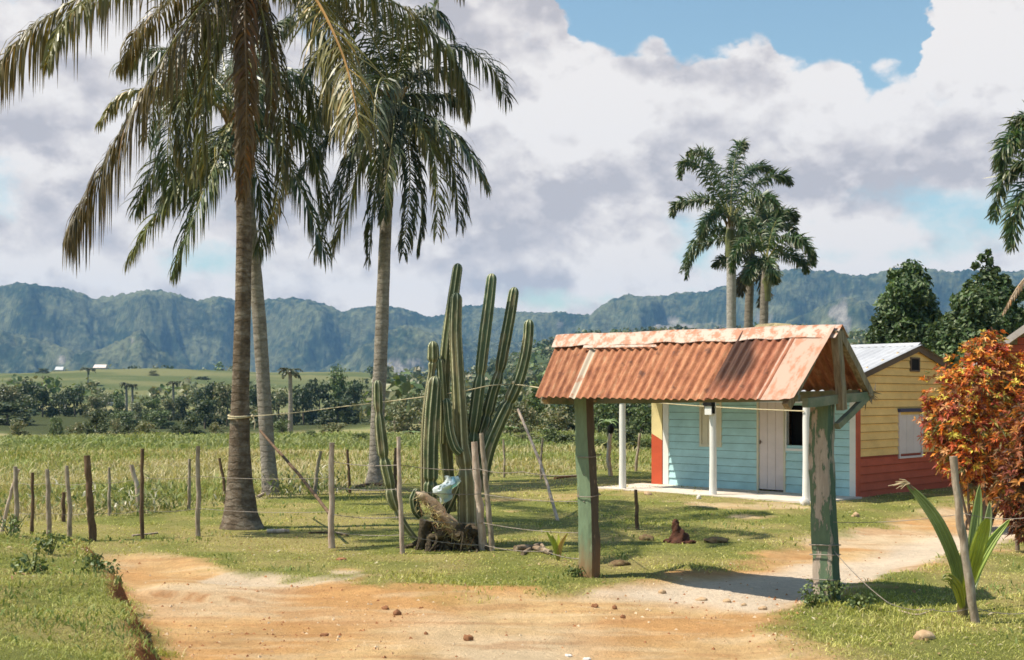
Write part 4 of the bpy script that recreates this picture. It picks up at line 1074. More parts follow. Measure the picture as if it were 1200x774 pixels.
s_ = sheet(RL, RR_, FL, FR, .868, 1.0, .0, 1.005, 6, .004, M_pinkpaint, .026, curl=.035, ragged=.02); s_['label'] = 'flat faded pink sheet with a curled edge'
sheet(RL, RR_, BL, BR_, 0, .5, .0, 1.0, W_, .013, M_rust, .0, (.9, .85, .8))
sheet(RL, RR_, BL, BR_, .48, 1.0, .0, 1.0, W_, .013, M_rust, .008, (.85, .8, .78))
def ridge():
    mb = MB(); nu = 90; nv = 11
    d1 = (FL - RL); d1 = d1 / np.linalg.norm(d1); d2 = (BL - RL); d2 = d2 / np.linalg.norm(d2)
    d1b = (FR - RR_) / np.linalg.norm(FR - RR_); d2b = (BR_ - RR_) / np.linalg.norm(BR_ - RR_)
    V = []; UV = []
    ext = (RR_ - RL) / np.linalg.norm(RR_ - RL)
    for i, u in enumerate(np.linspace(-.012, 1.014, nu)):
        base = RL + (RR_ - RL) * u + np.array([0, 0, .040 + .004 * math.sin(u * 17) + .002 * math.sin(u * 61)])
        da = d1 * (1 - u) + d1b * u; db = d2 * (1 - u) + d2b * u
        wa = .17 + .010 * math.sin(u * 40) + .012 * (fbm(np.array([u * 30]), np.array([1.]), 3, 511)[0] - .5)
        for k in range(nv):
            t = k / (nv - 1) * 2 - 1
            p = base + (da if t < 0 else db) * abs(t) * wa + np.array([0, 0, .012 * (1 - abs(t)) + .008 * abs(t)])
            V.append(p); UV.append((u * 3.1, t * .35))
    i = np.arange(nu - 1)[:, None]; j = np.arange(nv - 1)[None]
    Q = np.stack([i * nv + j, i * nv + j + 1, (i + 1) * nv + j + 1, (i + 1) * nv + j], -1).reshape(-1, 4)
    V = np.array(V)
    mb.add(V, Q, None, 0, UV); mb.add(V - (0, 0, .004), Q[:, ::-1], None, 0, UV)
    part_world(mb.build('ridge_cap', M_palepaint, smooth=True), gate)
    mb = MB()     # a torn strip hanging out under the ridge
    ft = [RL + (RR_ - RL) * u + d1 * v + np.array([0, -.02, .05]) for u, v in ((.12, .165), (.40, .185), (.405, .215), (.12, .20))]
    mb.add(ft, [(0, 1, 2, 3)], None, 0, [(0, 0), (1, 0), (1, .1), (0, .1)]); mb.add(np.array(ft) - (0, 0, .004), [(3, 2, 1, 0)], None, 0, [(0, 0), (1, 0), (1, .1), (0, .1)])
    part_world(mb.build('torn_flashing', M_palepaint), gate)
ridge()
def bar(a, b, w, h, mat, name, root, roll=0., col=None):
    a = np.asarray(a, float); b = np.asarray(b, float); d = b - a; L_ = np.linalg.norm(d); d /= L_
    s = np.cross(d, (0, 0, 1.)); s = s / np.linalg.norm(s) if np.linalg.norm(s) > .05 else np.array([1., 0, 0]) * math.cos(roll) + np.array([0, 1., 0]) * math.sin(roll)
    t = np.cross(s, d); mb = MB(); n = 8; V = []
    for k in range(n):
        c = a + d * L_ * k / (n - 1) + s * rng.normal(0, .003) + t * rng.normal(0, .003)
        for p_, q_ in ((-1, -1), (1, -1), (1, 1), (-1, 1)): V.append(c + s * p_ * w / 2 + t * q_ * h / 2)
    i = np.arange(n - 1)[:, None]; j = np.arange(4)[None]; j2 = (j + 1) % 4
    mb.add(V, np.stack([i * 4 + j, i * 4 + j2, (i + 1) * 4 + j2, (i + 1) * 4 + j], -1).reshape(-1, 4), col)
    mb.add(V[:4], [(0, 1, 2, 3)], col); mb.add(V[-4:], [(3, 2, 1, 0)], col)
    return part_world(mb.build(name, mat), root)
# cross ties over each post, plates, king posts, rafters, brace
def inset(p, q, t): return p + (q - p) * t
tieR0, tieR1 = FR + (.10, .10, -.012), BR_ + (-.06, -.06, -.06); tieL0, tieL1 = FL + (.08, .08, -.03), BL + (-.06, -.06, -.06)
bar(inset(tieR0, tieR1, .0), tieR1, .06, .085, M_beam, 'tie_beam', gate); bar(tieL0, tieL1, .06, .085, M_beam, 'tie_beam', gate)
bar(FL + (.12, .17, .035), FR + (.06, .15, .03), .05, .06, M_beam, 'wall_plate', gate); bar(BL + (0, -.06, -.045), BR_ + (-.10, -.03, -.05), .05, .10, M_beam, 'wall_plate', gate)
kR = (tieR0 * .44 + tieR1 * .56); bar(kR + (.012, -.05, -.10), RR_ + (-.03, -.03, -.01), .075, .07, M_oldwood, 'king_post', gate, roll=.6)
kL = (tieL0 * .5 + tieL1 * .5); bar(kL, RL + (.06, -.02, -.02), .07, .07, M_oldwood, 'king_post', gate, roll=.6)
for a_, b_ in ((RR_ + (.0, -.01, -.03), BR_ + (.01, .0, -.045)), (RR_ + (-.12, .06, -.05), FR + (-.06, .12, -.05)), (RL + (.06, -.02, -.05), FL + (.1, .04, -.05)), (RL + (.06, -.02, -.05), BL + (.02, -.06, -.05))):
    bar(a_, b_, .06, .08, M_oldwood, 'rafter', gate)
bar(BR_ + (-.02, -.03, -.06), gw(Rl + .10, .05, 1.63), .05, .06, M_beam, 'brace', gate)
# splintered rafter end
mb = MB()
for k in range(26):
    c = BR_ + rng.normal(0, .025, 3) + (0, 0, -.03); d = np.array([.5, .3, -.5]) + rng.normal(0, .45, 3); d /= np.linalg.norm(d); e = np.cross(d, (0, 1, .3)); e /= np.linalg.norm(e)
    mb.add([c - e * .012, c + e * .012, c + d * (.06 + .08 * rng.random())], [(0, 1, 2)])
part_world(mb.build('splintered_end', M_oldwood), gate)
# wire wound round the posts
M_wire = mat_noise('rusty_wire', [(.3, (.16, .12, .09)), (.7, (.34, .29, .24))], 20, rough=.6, spec=.5)
for u_, zs in ((0.0, (1.28, .86)), (Rl, (.52, .43, .20))):
    for z in zs:
        mb = MB(); h = .102 if u_ == 0 else .119
        loop = [gw(u_ + h * math.cos(a) * min(1.26, 1 / max(abs(math.cos(a)), abs(math.sin(a)))), h * math.sin(a) * min(1.26, 1 / max(abs(math.cos(a)), abs(math.sin(a)))), z + .012 * math.sin(a + u_)) for a in np.linspace(0, 6.2832, 33)]
        tube(mb, np.array(loop), .005, 5); part_world(mb.build('wire_loop', M_wire), gate)

# ================================================================== blue and yellow house
def paint(name, c, v=.12, sc=2.0, rough=.7):
    c = np.array(c)
    return mat_noise(name, [(.3, tuple(c * (1 - v))), (.7, tuple(np.minimum(c * (1 + v), .9)))], sc, (1, 1, 1.6), rough=rough, spec=.25, bs=.12, bd=.005, bscale=30)
M_blue = paint('light_blue_boards', (.40, .62, .64), .14); M_yellow = paint('ochre_yellow_boards', (.82, .51, .19), .14); M_red = paint('brick_red_boards', (.47, .10, .052), .15)
M_white = paint('white_paint', (.74, .72, .68), .06); M_cream = paint('cream_paint', (.62, .56, .42), .08); M_paleyel = paint('pale_yellow_paint', (.72, .60, .30), .08)
M_pinkwhite = paint('pinkish_white_paint', (.68, .58, .56), .08); M_darkwood = paint('dark_trim_and_groove_shade', (.13, .09, .065), .25)
M_conc = mat_noise('worn_concrete', [(.3, (.48, .41, .34)), (.7, (.68, .60, .51))], 3, bs=.3)
M_zinc = mat_noise('silvery_zinc', [(.3, (.36, .36, .38)), (.55, (.48, .48, .50)), (.8, (.30, .28, .27))], 1.2, (1, 1, 1), rough=.45, spec=.5, bs=.1, bscale=8)
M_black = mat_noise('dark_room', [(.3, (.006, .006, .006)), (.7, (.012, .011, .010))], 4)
M_navy = paint('dark_blue_lintel', (.06, .06, .11)); M_green_line = paint('green_cloth', (.2, .3, .2))
H0 = np.array([3.18, 24.7]); hd = np.array([.716, -.698]); hb = np.array([.698, .716])
hang_ = math.atan2(hd[1], hd[0]); HL = 4.29; HD = 4.76; FZ = .10; EZ = 2.29; AZ = 2.886
house = thing('wooden_house', 'small wooden house with blue porch front, yellow and red gable end and silver roof', 'house', (H0[0], H0[1], 0), hang_)
def lx(px, off=0.0):      # where the sight line through a photo column meets the plane y=off of the facade
    r_ = (px - 600) / F; o = H0 + hb * off
    return (r_ * o[1] - o[0]) / (hd[0] - r_ * hd[1])
def lyg(px):              # same for the gable end (x = HL)
    r_ = (px - 600) / F; o = H0 + hd * HL
    return (r_ * o[1] - o[0]) / (hb[0] - r_ * hb[1])
def zat(py, x, y):
    Yd = (H0 + hd * x + hb * y)[1]; return EYE + (HY - py) / F * Yd
def hpart(mb, name, mat, parent=house, smooth=False):
    return mb.build(name, mat, parent, smooth)
def board_wall(along, z0, z1f, ext, openings, axis, pos, sgn, course=.15, mb=None, z0f=None):
    """clapboards on axis 'x' (plane y=pos) or 'y' (plane x=pos); ext(z)->(a,b); openings [(a,b,z0,z1)]"""
    mb = mb or MB(); z = z0
    while z < z1f - 1e-4:
        zt_ = min(z + course, z1f); a, b = ext((z + zt_) / 2); zt = zt_ - .008
        iv = [(a, b)]
        for (oa, ob, oz0, oz1) in openings:
            if oz0 < (z + zt) / 2 < oz1:
                nv = []
                for (p_, q_) in iv:
                    if ob <= p_ or oa >= q_: nv.append((p_, q_)); continue
                    if oa > p_: nv.append((p_, oa))
                    if ob < q_: nv.append((ob, q_))
                iv = nv
        for (p_, q_) in iv:
            o0 = pos + sgn * .030; o1 = pos + sgn * .006; ob_ = pos - sgn * .03;
            def pt(u, o, zz): return (u, o, zz) if axis == 'x' else (o, u, zz)
            V = [pt(p_, o0, z), pt(q_, o0, z), pt(q_, o1, zt), pt(p_, o1, zt), pt(p_, ob_, z), pt(q_, ob_, z), pt(q_, ob_, zt), pt(p_, ob_, zt)]
            mb.add(V, [(0, 1, 2, 3), (1, 0, 4, 5), (5, 4, 7, 6), (0, 3, 7, 4), (2, 1, 5, 6)])
            oq = pos - sgn * .012
            mb.add([pt(p_, oq, zt), pt(q_, oq, zt), pt(q_, oq, zt_), pt(p_, oq, zt_)], [(0, 1, 2, 3)], None, 1)  # dark backing strip in each gap, standing in for the groove's shade
        z = zt_
    return mb
# front wall
w1a, w1b = lx(823), lx(844); wz1 = zat(521, (w1a + w1b) / 2, 0); wz1t = wz1 + .82
dA, dB = lx(890), lx(919); oA, oB = lx(922.5), lx(946); oz0 = zat(526, (oA + oB) / 2, 0); oz1 = oz0 + .86; dz1 = 1.98
fr = board_wall('x', FZ, EZ, lambda z: (.06, HL - .06), [(w1a - .02, w1b + .02, wz1 - .02, wz1t + .02), (dA, dB, FZ - .1, dz1), (oA, oB, oz0, oz1)], 'x', 0., -1)
fw = hpart(fr, 'front_wall', [M_blue, M_darkwood]); fw['label'] = 'light blue clapboard wall under the porch'
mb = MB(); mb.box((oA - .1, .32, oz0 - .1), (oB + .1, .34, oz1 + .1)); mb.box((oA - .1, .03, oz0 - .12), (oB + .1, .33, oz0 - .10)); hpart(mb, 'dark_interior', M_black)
def frame(a, b, z0, z1, y0, y1, t, name, mat, parent, bottom=True):
    mb = MB(); mb.box((a - t, y0, z0 - (t if bottom else 0)), (a, y1, z1 + t)); mb.box((b, y0, z0 - (t if bottom else 0)), (b + t, y1, z1 + t)); mb.box((a, y0, z1), (b, y1, z1 + t))
    if bottom: mb.box((a, y0, z0 - t), (b, y1, z0))
    return mb.build(name, mat, parent)
def empty_part(name, parent, label=None):
    o = bpy.data.objects.new(name, None); C.objects.link(o); o.parent = parent
    if label: o['label'] = label
    return o
def slats(mb, a, b, z0, z1, y0, y1, n):
    for k in range(n):
        mb.box((a + (b - a) * k / n + .004, y0, z0), (a + (b - a) * (k + 1) / n - .004, y1, z1))
    mb.box((a, y1, z0), (b, y1 + .012, z1))
    return mb
mb = slats(MB(), w1a, w1b, wz1, wz1t, -.012, .008, 3); wn_ = hpart(mb, 'window', M_cream); wn_['label'] = 'closed cream shutter window'
frame(w1a, w1b, wz1, wz1t, -.034, .02, .05, 'window_frame', M_cream, wn_)
mb = slats(MB(), dA + .002, dB - .002, FZ + .03, dz1 - .002, -.012, .01, 3); dr = hpart(mb, 'door', M_pinkwhite); dr['label'] = 'tall off-white plank door'
frame(dA, dB, FZ, dz1, -.034, .02, .045, 'door_frame', M_cream, dr, False)
mb = MB(); tube(mb, [(dA + .05, -.055, 1.0), (dA + .05, -.05, 1.08)], .012, 8); tube(mb, [(dA + .05, -.01, 1.04), (dA + .05, -.05, 1.04)], .008, 6); mb.build('handle', M_darkwood, dr)
op = hpart(MB_ := MB(), 'x', M_cream) if False else None
fo = frame(oA, oB, oz0, oz1, -.034, .06, .045, 'open_window', M_white, house); fo['label'] = 'open dark window with white frame'
# gable end, yellow over red
apy = HD / 2
def gab(z):
    if z <= EZ: return (.05, HD - .02)
    t = (z - EZ) / (AZ - EZ); return (t * apy + .02, HD - t * apy - .02)
wsc = zat(534, HL, .8)
ga, gb_ = lyg(1053), lyg(1078); gz0_, gz1_ = zat(533, HL, (ga + gb_) / 2), zat(483, HL, (ga + gb_) / 2)
hpart(board_wall('y', FZ - .06, wsc, gab, [], 'y', HL, 1), 'lower_gable_wall', [M_red, M_darkwood])['label'] = 'brick red lower boards of the gable end'
gwl = hpart(board_wall('y', wsc, AZ - .02, gab, [(ga, gb_, gz0_, gz1_)], 'y', HL, 1), 'gable_wall', [M_yellow, M_darkwood]); gwl['label'] = 'ochre yellow boards of the gable end'
def gbox(a, b, z0, z1, x0, x1, mb=None): mb = mb or MB(); mb.box((HL + x0, a, z0), (HL + x1, b, z1)); return mb
mb = MB()
for k in range(3): gbox(ga + (gb_ - ga) * k / 3 + .004, ga + (gb_ - ga) * (k + 1) / 3 - .004, gz0_ + .03, gz1_, -.01, .02, mb)
gbox(ga, gb_, gz0_, gz1_, -.02, -.008, mb)
sh_ = mb.build('window', M_pinkwhite, house); sh_['label'] = 'closed pinkish white shutter on the gable end'
mb = MB(); gbox(ga - .05, ga, gz0_ - .02, gz1_, -.01, .045, mb); gbox(gb_, gb_ + .05, gz0_ - .02, gz1_, -.01, .045, mb); gbox(ga - .05, gb_ + .05, gz0_ - .06, gz0_ - .02, -.01, .05, mb); mb.build('window_frame', M_pinkwhite, sh_)
gbox(ga - .07, gb_ + .08, gz1_ + .002, gz1_ + .07, -.01, .075).build('lintel', M_navy, sh_)
va, vb = lyg(1066), lyg(1075); vz0, vz1 = zat(434, HL, (va + vb) / 2), zat(421, HL, (va + vb) / 2)
vt = gbox(va, vb, vz0, vz1, .012, .03).build('vent', M_black, house)
mb = MB(); gbox(va - .03, va, vz0 - .03, vz1 + .03, .012, .045, mb); gbox(vb, vb + .03, vz0 - .03, vz1 + .03, .012, .045, mb); gbox(va, vb, vz1, vz1 + .03, .012, .045, mb); gbox(va, vb, vz0 - .03, vz0, .012, .045, mb); mb.build('vent_frame', M_darkwood, vt)
# corner boards
mb = MB(); mb.box((HL - .115, -.030, FZ - .02), (HL + .005, -.022, EZ - .02)); mb.box((HL - .115, -.022, FZ - .02), (HL - .06, .01, EZ - .02)); hpart(mb, 'corner_board', M_white)
mb = MB(); mb.box((HL + .006, -.03, FZ - .05), (HL + .034, .105, EZ - .01)); o_ = hpart(mb, 'corner_board', M_red); o_['label'] = 'brick red corner board of the gable end'
mb = MB(); mb.box((-.05, -.034, FZ), (.09, -.002, EZ - .03)); hpart(mb, 'corner_board', M_white)
# narrow pale wing wall beside the porch: pale yellow above, red below a sloping line
wa_, wb_ = lx(764.5), lx(777) - .004
zl0, zl1 = zat(508, wa_, 0), zat(516, wb_, 0)
mb = MB(); mb.add([(wa_, -.03, zl0), (wb_, -.03, zl1), (wb_, -.03, EZ - .05), (wa_, -.03, EZ - .05), (wa_, .9, zl0), (wb_, .9, zl1), (wb_, .9, EZ - .05), (wa_, .9, EZ - .05)], [(0, 1, 2, 3), (5, 4, 7, 6), (4, 0, 3, 7), (3, 2, 6, 7), (1, 5, 6, 2)])
sw = hpart(mb, 'wing_wall', M_paleyel); sw['label'] = 'narrow pale yellow and red wing wall'
mb = MB(); mb.add([(wa_, -.03, FZ - .15), (wb_, -.03, FZ - .15), (wb_, -.03, zl1 - .002), (wa_, -.03, zl0 - .002), (wa_, .9, FZ - .15), (wb_, .9, FZ - .15), (wb_, .9, zl1 - .002), (wa_, .9, zl0 - .002)], [(0, 1, 2, 3), (5, 4, 7, 6), (4, 0, 3, 7), (1, 5, 6, 2)])
mb.build('lower_panel', paint('bright_red_paint', (.50, .085, .035)), sw)
mb = MB(); mb.box((wa_ - .01, -.045, EZ - .30), (wb_, -.034, EZ - .05)); mb.build('upper_trim', M_yellow, sw)
# back and far end walls
hpart(board_wall('x', FZ, EZ, lambda z: (.02, HL - .03), [], 'x', HD, 1), 'rear_wall', [M_yellow, M_darkwood])
hpart(board_wall('y', FZ, AZ - .02, gab, [], 'y', 0.0, -1), 'end_wall', [M_yellow, M_darkwood])
# roof: corrugated zinc, front slope runs on over the porch
def zinc(y0, z0, y1, z1, name, x0, x1):
    nu = 170; nv = 6; U, Vv = np.meshgrid(np.linspace(x0, x1, nu), np.linspace(0, 1, nv))
    h = .016 * np.cos(U * 6.2832 / .15) + .012 * (fbm(U * 3, Vv * 3, 2, 521) - .5)
    Yv = y0 + (y1 - y0) * Vv; Zv = z0 + (z1 - z0) * Vv + h + .055
    V = np.stack([U, Yv, Zv], -1).reshape(-1, 3); i = np.arange(nv - 1)[:, None]; j = np.arange(nu - 1)[None]
    Q = np.stack([i * nu + j, i * nu + j + 1, (i + 1) * nu + j + 1, (i + 1) * nu + j], -1).reshape(-1, 4)
    mb = MB(); mb.add(V, Q); mb.add(V - (0, 0, .004), Q[:, ::-1]); return hpart(mb, name, M_zinc, smooth=True)
slp = (AZ - EZ) / apy
PZ = EZ - slp * 1.55
rf_ = zinc(apy, AZ, -1.55, PZ, 'roof', -.42, HL + .12); zinc(apy - .02, AZ, HD + .25, EZ - slp * .25, 'rear_roof', -.42, HL + .12)
mb = MB()
for k in range(7):
    a, b = -.4 + k * (HL + .5) / 7, -.4 + (k + 1) * (HL + .5) / 7 - .004
    mb.add([(a, apy - .13, AZ + .058 - slp * .13), (b, apy - .13, AZ + .058 - slp * .13), (b, apy, AZ + .088), (a, apy, AZ + .088), (b, apy + .13, AZ + .058 - slp * .13), (a, apy + .13, AZ + .058 - slp * .13)], [(0, 1, 2, 3), (3, 2, 4, 5)])
mb.build('ridge_cap', M_zinc, rf_)
for s_, y1, zz in ((1, -1.55, PZ), (1, HD + .25, EZ - slp * .25)):
    mb = MB(); d_ = 1 if y1 > apy else -1
    mb.add([(HL + .045, apy, AZ - .09), (HL + .075, apy, AZ - .09), (HL + .075, y1, zz - .09), (HL + .045, y1, zz - .09), (HL + .045, apy, AZ + .03), (HL + .075, apy, AZ + .03), (HL + .075, y1, zz + .03), (HL + .045, y1, zz + .03)],
           [(0, 1, 2, 3), (7, 6, 5, 4), (1, 5, 6, 2), (3, 7, 4, 0), (2, 6, 7, 3), (0, 4, 5, 1)])
    mb.build('rake_board', M_darkwood, rf_)
# porch: floor, posts, beam
mb = MB(); mb.box((-.62, -1.62, -.12), (HL + .12, .0, FZ)); hpart(mb, 'porch_floor', M_conc)
mb = MB(); mb.box((-.62, -1.44, PZ - .02 + slp * .13 - .10), (HL + .05, -1.38, PZ + slp * .13 - .02)); hpart(mb, 'porch_beam', M_white)
for k, px in enumerate((729.5, 835.5, 945)):
    x = lx(px, -1.41); mb = MB()
    tube(mb, [(x, -1.41, FZ - .005), (x + .004, -1.41, .8), (x - .003, -1.41, 1.4), (x, -1.41, PZ + slp * .13 - .12)], [.072, .066, .064, .062], 16, (1, 1, 1)); pp_ = hpart(mb, 'porch_post', M_white, smooth=True)
    if k == 1: xm = x
# electric meter / lamp box on the middle post
em = thing('meter_box', 'white meter box with black hood fixed to the middle white porch post', 'meter', (*(H0 + hd * xm + hb * -1.41), 1.70), hang_)
mb = MB(); mb.box((-.075, -.16, -.12), (.075, -.075, .04)); mb.build('case', M_white, em)
mb = MB(); mb.box((-.095, -.185, .045), (.095, -.066, .11)); mb.box((-.095, -.15, -.03), (-.078, -.07, .045)); mb.box((.078, -.15, -.1), (.095, -.07, .045)); mb.build('hood', M_black, em)
# washing line across the porch
def cord(name, pts, r, mat, label, cat, sag=0.0, knots=()):
    pts = np.asarray(pts, float); t = np.linspace(0, 1, 40)
    if len(pts) == 2:
        line = pts[0] + np.outer(t, pts[1] - pts[0]); line[:, 2] -= sag * 4 * t * (1 - t)
    else: line = catmull(pts, 60)
    mb = MB(); tube(mb, line, r, 6)
    for kp in knots: ico(mb, kp, (.03, .03, .03), None, 1)
    return tag(mb.build(name, mat, smooth=True), label, cat)
M_rope = mat_noise('yellowish_rope', [(.3, (.42, .34, .20)), (.7, (.62, .54, .36))], 30)
def hw(x, y, z): q = H0 + hd * x + hb * y; return np.array([q[0], q[1], z])
xl, xr = lx(765, -1.3), lx(942, -1.49)
cord('clothes_line', [hw(lx(729.5, -1.41), -1.49, 1.86), hw(xr, -1.49, zat(482, xr, -1.5))], .012, M_rope, 'thin yellow clothes line strung between the white porch posts', 'rope', .03)
# ================================================================== second house and thatched roof beyond
hx, hyy = 11.2, 24.5
h2 = thing('red_house', 'red gabled house with pale roof edge behind the orange bush', 'house', (hx, hyy, 0), R(-24))
mb = board_wall('x', 0, 3.62, lambda z: (-1.6 if z < 2.45 else -1.6 + (z - 2.45) * 1.33, 1.6 if z < 2.45 else 1.6 - (z - 2.45) * 1.33), [], 'x', 0, -1); mb.build('gable_wall', [paint('red_boards', (.42, .09, .05)), M_darkwood], h2)
for s in (-1, 1):
    mb = MB(); V = []
    for y in (-.35, 4.5):
        for a, z in ((0, 3.70), (s * 1.95, 2.25)): V += [(a, y, z), (a, y, z + .16)]
    V = np.array(V); mb.add(V, [(0, 2, 3, 1), (4, 5, 7, 6), (1, 3, 7, 5), (0, 4, 6, 2), (2, 6, 7, 3)]); mb.build('roof_slope', mat_noise('weathered_pale_roof', [(.3, (.36, .30, .27)), (.7, (.60, .54, .50))], 3), h2)
mb = board_wall('y', 0, 2.4, lambda z: (0.03, 4.3), [], 'y', -1.57, -1); mb.build('side_wall', [M_red, M_darkwood], h2)
M_thatch = mat_noise('dry_thatch', [(.3, (.26, .20, .11)), (.5, (.44, .35, .19)), (.7, (.58, .48, .30))], 6, (8, 8, 1), bs=.8, bd=.05)
tx, ty = (908 - 600) / F * 36, 36.0
th = thing('thatched_hut', 'hut with a dry yellow thatched roof peeping over the gate ridge', 'hut', (tx, ty, gz1(tx, ty)))
mb = MB(); n = 40; rings = [(0, 4.12), (.45, 4.0), (1.1, 3.55), (2.0, 2.75), (2.9, 1.95), (2.95, 1.85), (2.6, 1.9)]; V = []
for r_, z in rings:
    for k in range(n):
        a = k / n * 6.2832; q = 1 + .16 * (fbm(np.array([k * .9]), np.array([r_ * 2.]), 2, 531)[0] - .5); V.append((r_ * q * math.cos(a) * 1.15, r_ * q * math.sin(a) * .9, z + .14 * (rng.random() - .5) * (r_ > .2)))
V = np.array(V); i = np.arange(len(rings) - 1)[:, None]; j = np.arange(n)[None]; j2 = (j + 1) % n
mb.add(V, np.stack([i * n + j, i * n + j2, (i + 1) * n + j2, (i + 1) * n + j], -1).reshape(-1, 4)); mb.build('thatch_roof', M_thatch, th)
mb = MB(); mb.box((-2.3, -1.7, -.1), (2.3, 1.7, 2.6)); mb.build('wall', M_cream, th)
# ================================================================== fence posts and wire
M_postg = mat_noise('grey_stick_bark', [(.3, (.17, .125, .09)), (.5, (.33, .26, .19)), (.7, (.50, .42, .33))], 9, (2, 2, .6), bs=.6, bd=.01)
M_postd = mat_noise('dark_stick_bark', [(.3, (.07, .045, .03)), (.6, (.17, .105, .06)), (.75, (.26, .18, .11))], 9, (2, 2, .6), bs=.6, bd=.01)
M_postl = mat_noise('pale_stick_bark', [(.3, (.28, .19, .135)), (.5, (.47, .36, .28)), (.7, (.62, .52, .43))], 9, (2, 2, .6), bs=.6, bd=.01)
def stick(name, label, cat, pts, w, mat, Yd, group=None, dYtop=0., ground=True, crook=.5):
    p = [P(x, y, Yd + (dYtop * k / max(1, len(pts) - 1))) for k, (x, y) in enumerate(pts)]
    if ground: p[0][2] = gz1(p[0][0], p[0][1]) - .06
    line = catmull(p, 26)
    r_ = w * Yd / F / 2
    s = rng.random(2) * 9
    tt = np.linspace(0, 1, 26)
    off = (fbm(tt * 5 + s[0], tt * 0 + 2, 3, 601) - .5)[:, None] * np.array([r_ * 2.4 * crook, r_ * 1.5 * crook, 0]) * np.sin(tt * np.pi)[:, None]
    line = line + off
    rad = r_ * np.linspace(1.12, .88, 26) * (1 + .22 * (fbm(tt * 9 + s[1], tt * 0, 2, 603) - .5))
    mb = MB(); tube(mb, line, rad, 10, None, jit=.07)
    o = mb.build(name, mat, smooth=True)
    o.data.transform(Matrix.Translation(-Vector(p[0]))); o.location = Vector(p[0])
    return tag(o, label, cat, group)
GF, GB = 'crooked posts of the front wire fence', 'crooked posts of the rear fence by the field'
def yb(y): return EYE * F / (y - HY)
front = [
    ([(17, 632), (19, 590), (18, 547)], 5.5, M_postg, 'grey fence post crossed by a slanting pale pole, at the end of the row'),
    ([(37, 637), (38, 600), (38, 554)], 4, M_postd, 'thin dark fence post, second of the row counting from the slanting pale pole'),
    ([(57, 633), (57, 590), (55, 550)], 5.5, M_postg, 'straight grey fence post, third of the row counting from the slanting pale pole'),
    ([(82, 634), (81, 590), (78, 546)], 5, M_postg, 'wavy grey fence post with a short dark stub beside its foot'),
    ([(109, 633), (106, 590), (102, 534)], 8, M_postd, 'thickest dark brown round-topped fence post at the corner of the grassy bank'),
    ([(167, 631), (166, 580), (167, 526)], 4.5, M_postd, 'dark knotty fence post with a pale broken stick leaning behind it'),
    ([(232, 628), (232, 580), (232, 523)], 5.5, M_postg, 'grey fence post standing just before the trunk of the tallest palm'),
    ([(389, 641), (388, 590), (389, 519)], 7, M_postl, 'light tan fence post propped by a long slanting brown pole'),
    ([(472, 648), (469, 590), (467, 512)], 5.5, M_postl, 'tan fence post beside the outermost low arm of the cactus'),
    ([(567, 645), (562, 590), (556, 518)], 9, M_postl, 'thick pinkish pale fence post leaning against the cactus'),
    ([(577, 646), (572, 590), (564, 508)], 6.5, M_postg, 'thin grey-brown fence post crossing beside the thick pinkish one'),
]
for pts, w_, m_, lab in front: stick('fence_post', lab, 'fence post', pts, w_, m_, yb(pts[0][1]), GF)
back = [
    ([(75, 612), (74, 595), (75, 577)], 4.5, M_postd, 'short dark stub post standing behind the wavy grey fence post'),
    ([(129, 605), (128, 575), (128, 548)], 3.6, M_postg, 'thin grey rear post between the thick brown post and the dark knotty one'),
    ([(165, 602), (161, 575), (154, 545)], 5.5, M_postl, 'pale broken stick leaning behind the dark knotty fence post'),
    ([(221, 598), (222, 570), (222, 538)], 3.8, M_postg, 'thin grey rear post beside the foot of the tallest palm'),
    ([(264, 592), (262, 565), (257, 537)], 3.6, M_postd, 'bent dark stick rising beside the trunk of the tallest palm'),
    ([(370, 582), (370, 562), (376, 529)], 4.2, M_postg, 'forked-looking grey stick post behind the light tan propped post'),
    ([(410, 578), (409, 556), (407, 527)], 3.4, M_postd, 'thin dark rear post between the propped post and the cactus'),
    ([(463, 578), (463, 556), (464, 525)], 4.5, M_postd, 'dark rear post showing just behind the low cactus arm'),
    ([(591, 560), (591, 540), (590, 515)], 2.6, M_postg, 'thin rear stick in the field just past the cactus arms'),
    ([(634, 562), (634, 540), (636, 514)], 3.0, M_postg, 'hooked thin rear stick between the cactus and the gate'),
    ([(745, 552), (747, 532), (750, 508)], 3.2, M_postg, 'curved grey stick between the white porch post and the house wall'),
]
for pts, w_, m_, lab in back: stick('fence_post', lab, 'fence post', pts, w_, m_, yb(max(pts[0][1], 556)), GB)
stick('slanting_pole', 'pale pole slanting against the end post of the fence', 'pole', [(0, 615), (12, 582), (22, 550)], 4, M_postl, 16.4, None)
stick('slanting_pole', 'long brown pole slanting up from the light tan post toward the tall palm', 'pole', [(386, 602), (350, 556), (305, 505)], 4, M_postd, 15.6, None, dYtop=3.0, ground=False)
stick('leaning_stick', 'long thin dry stick leaning between the cactus and the gate', 'stick', [(655, 611), (634, 545), (607, 480)], 3.8, M_postl, yb(611), None, dYtop=1.4)
stick('short_stake', 'short dark stake in the lawn behind the gate', 'stake', [(747, 621), (746, 600), (745, 574)], 4.5, M_postd, yb(621))
stick('fence_post', 'peeling grey post standing in front of the young coconut plant', 'fence post', [(1144, 731), (1136, 680), (1127, 620), (1117, 535)], 9.5, M_postg, yb(731), crook=.8)
pp = stick('stump_post', 'pale grey post with a black charred top beyond the gate', 'post', [(716, 557), (713, 530), (716, 506)], 5.2, M_postl, 27.5)
mb = MB(); ico(mb, P(716, 503, 27.5), (.07, .07, .12), None, 2, .35); q_ = mb.build('charred_top', M_black, smooth=True); q_.data.transform(Matrix.Translation(-Vector(pp.location))); q_.parent = pp
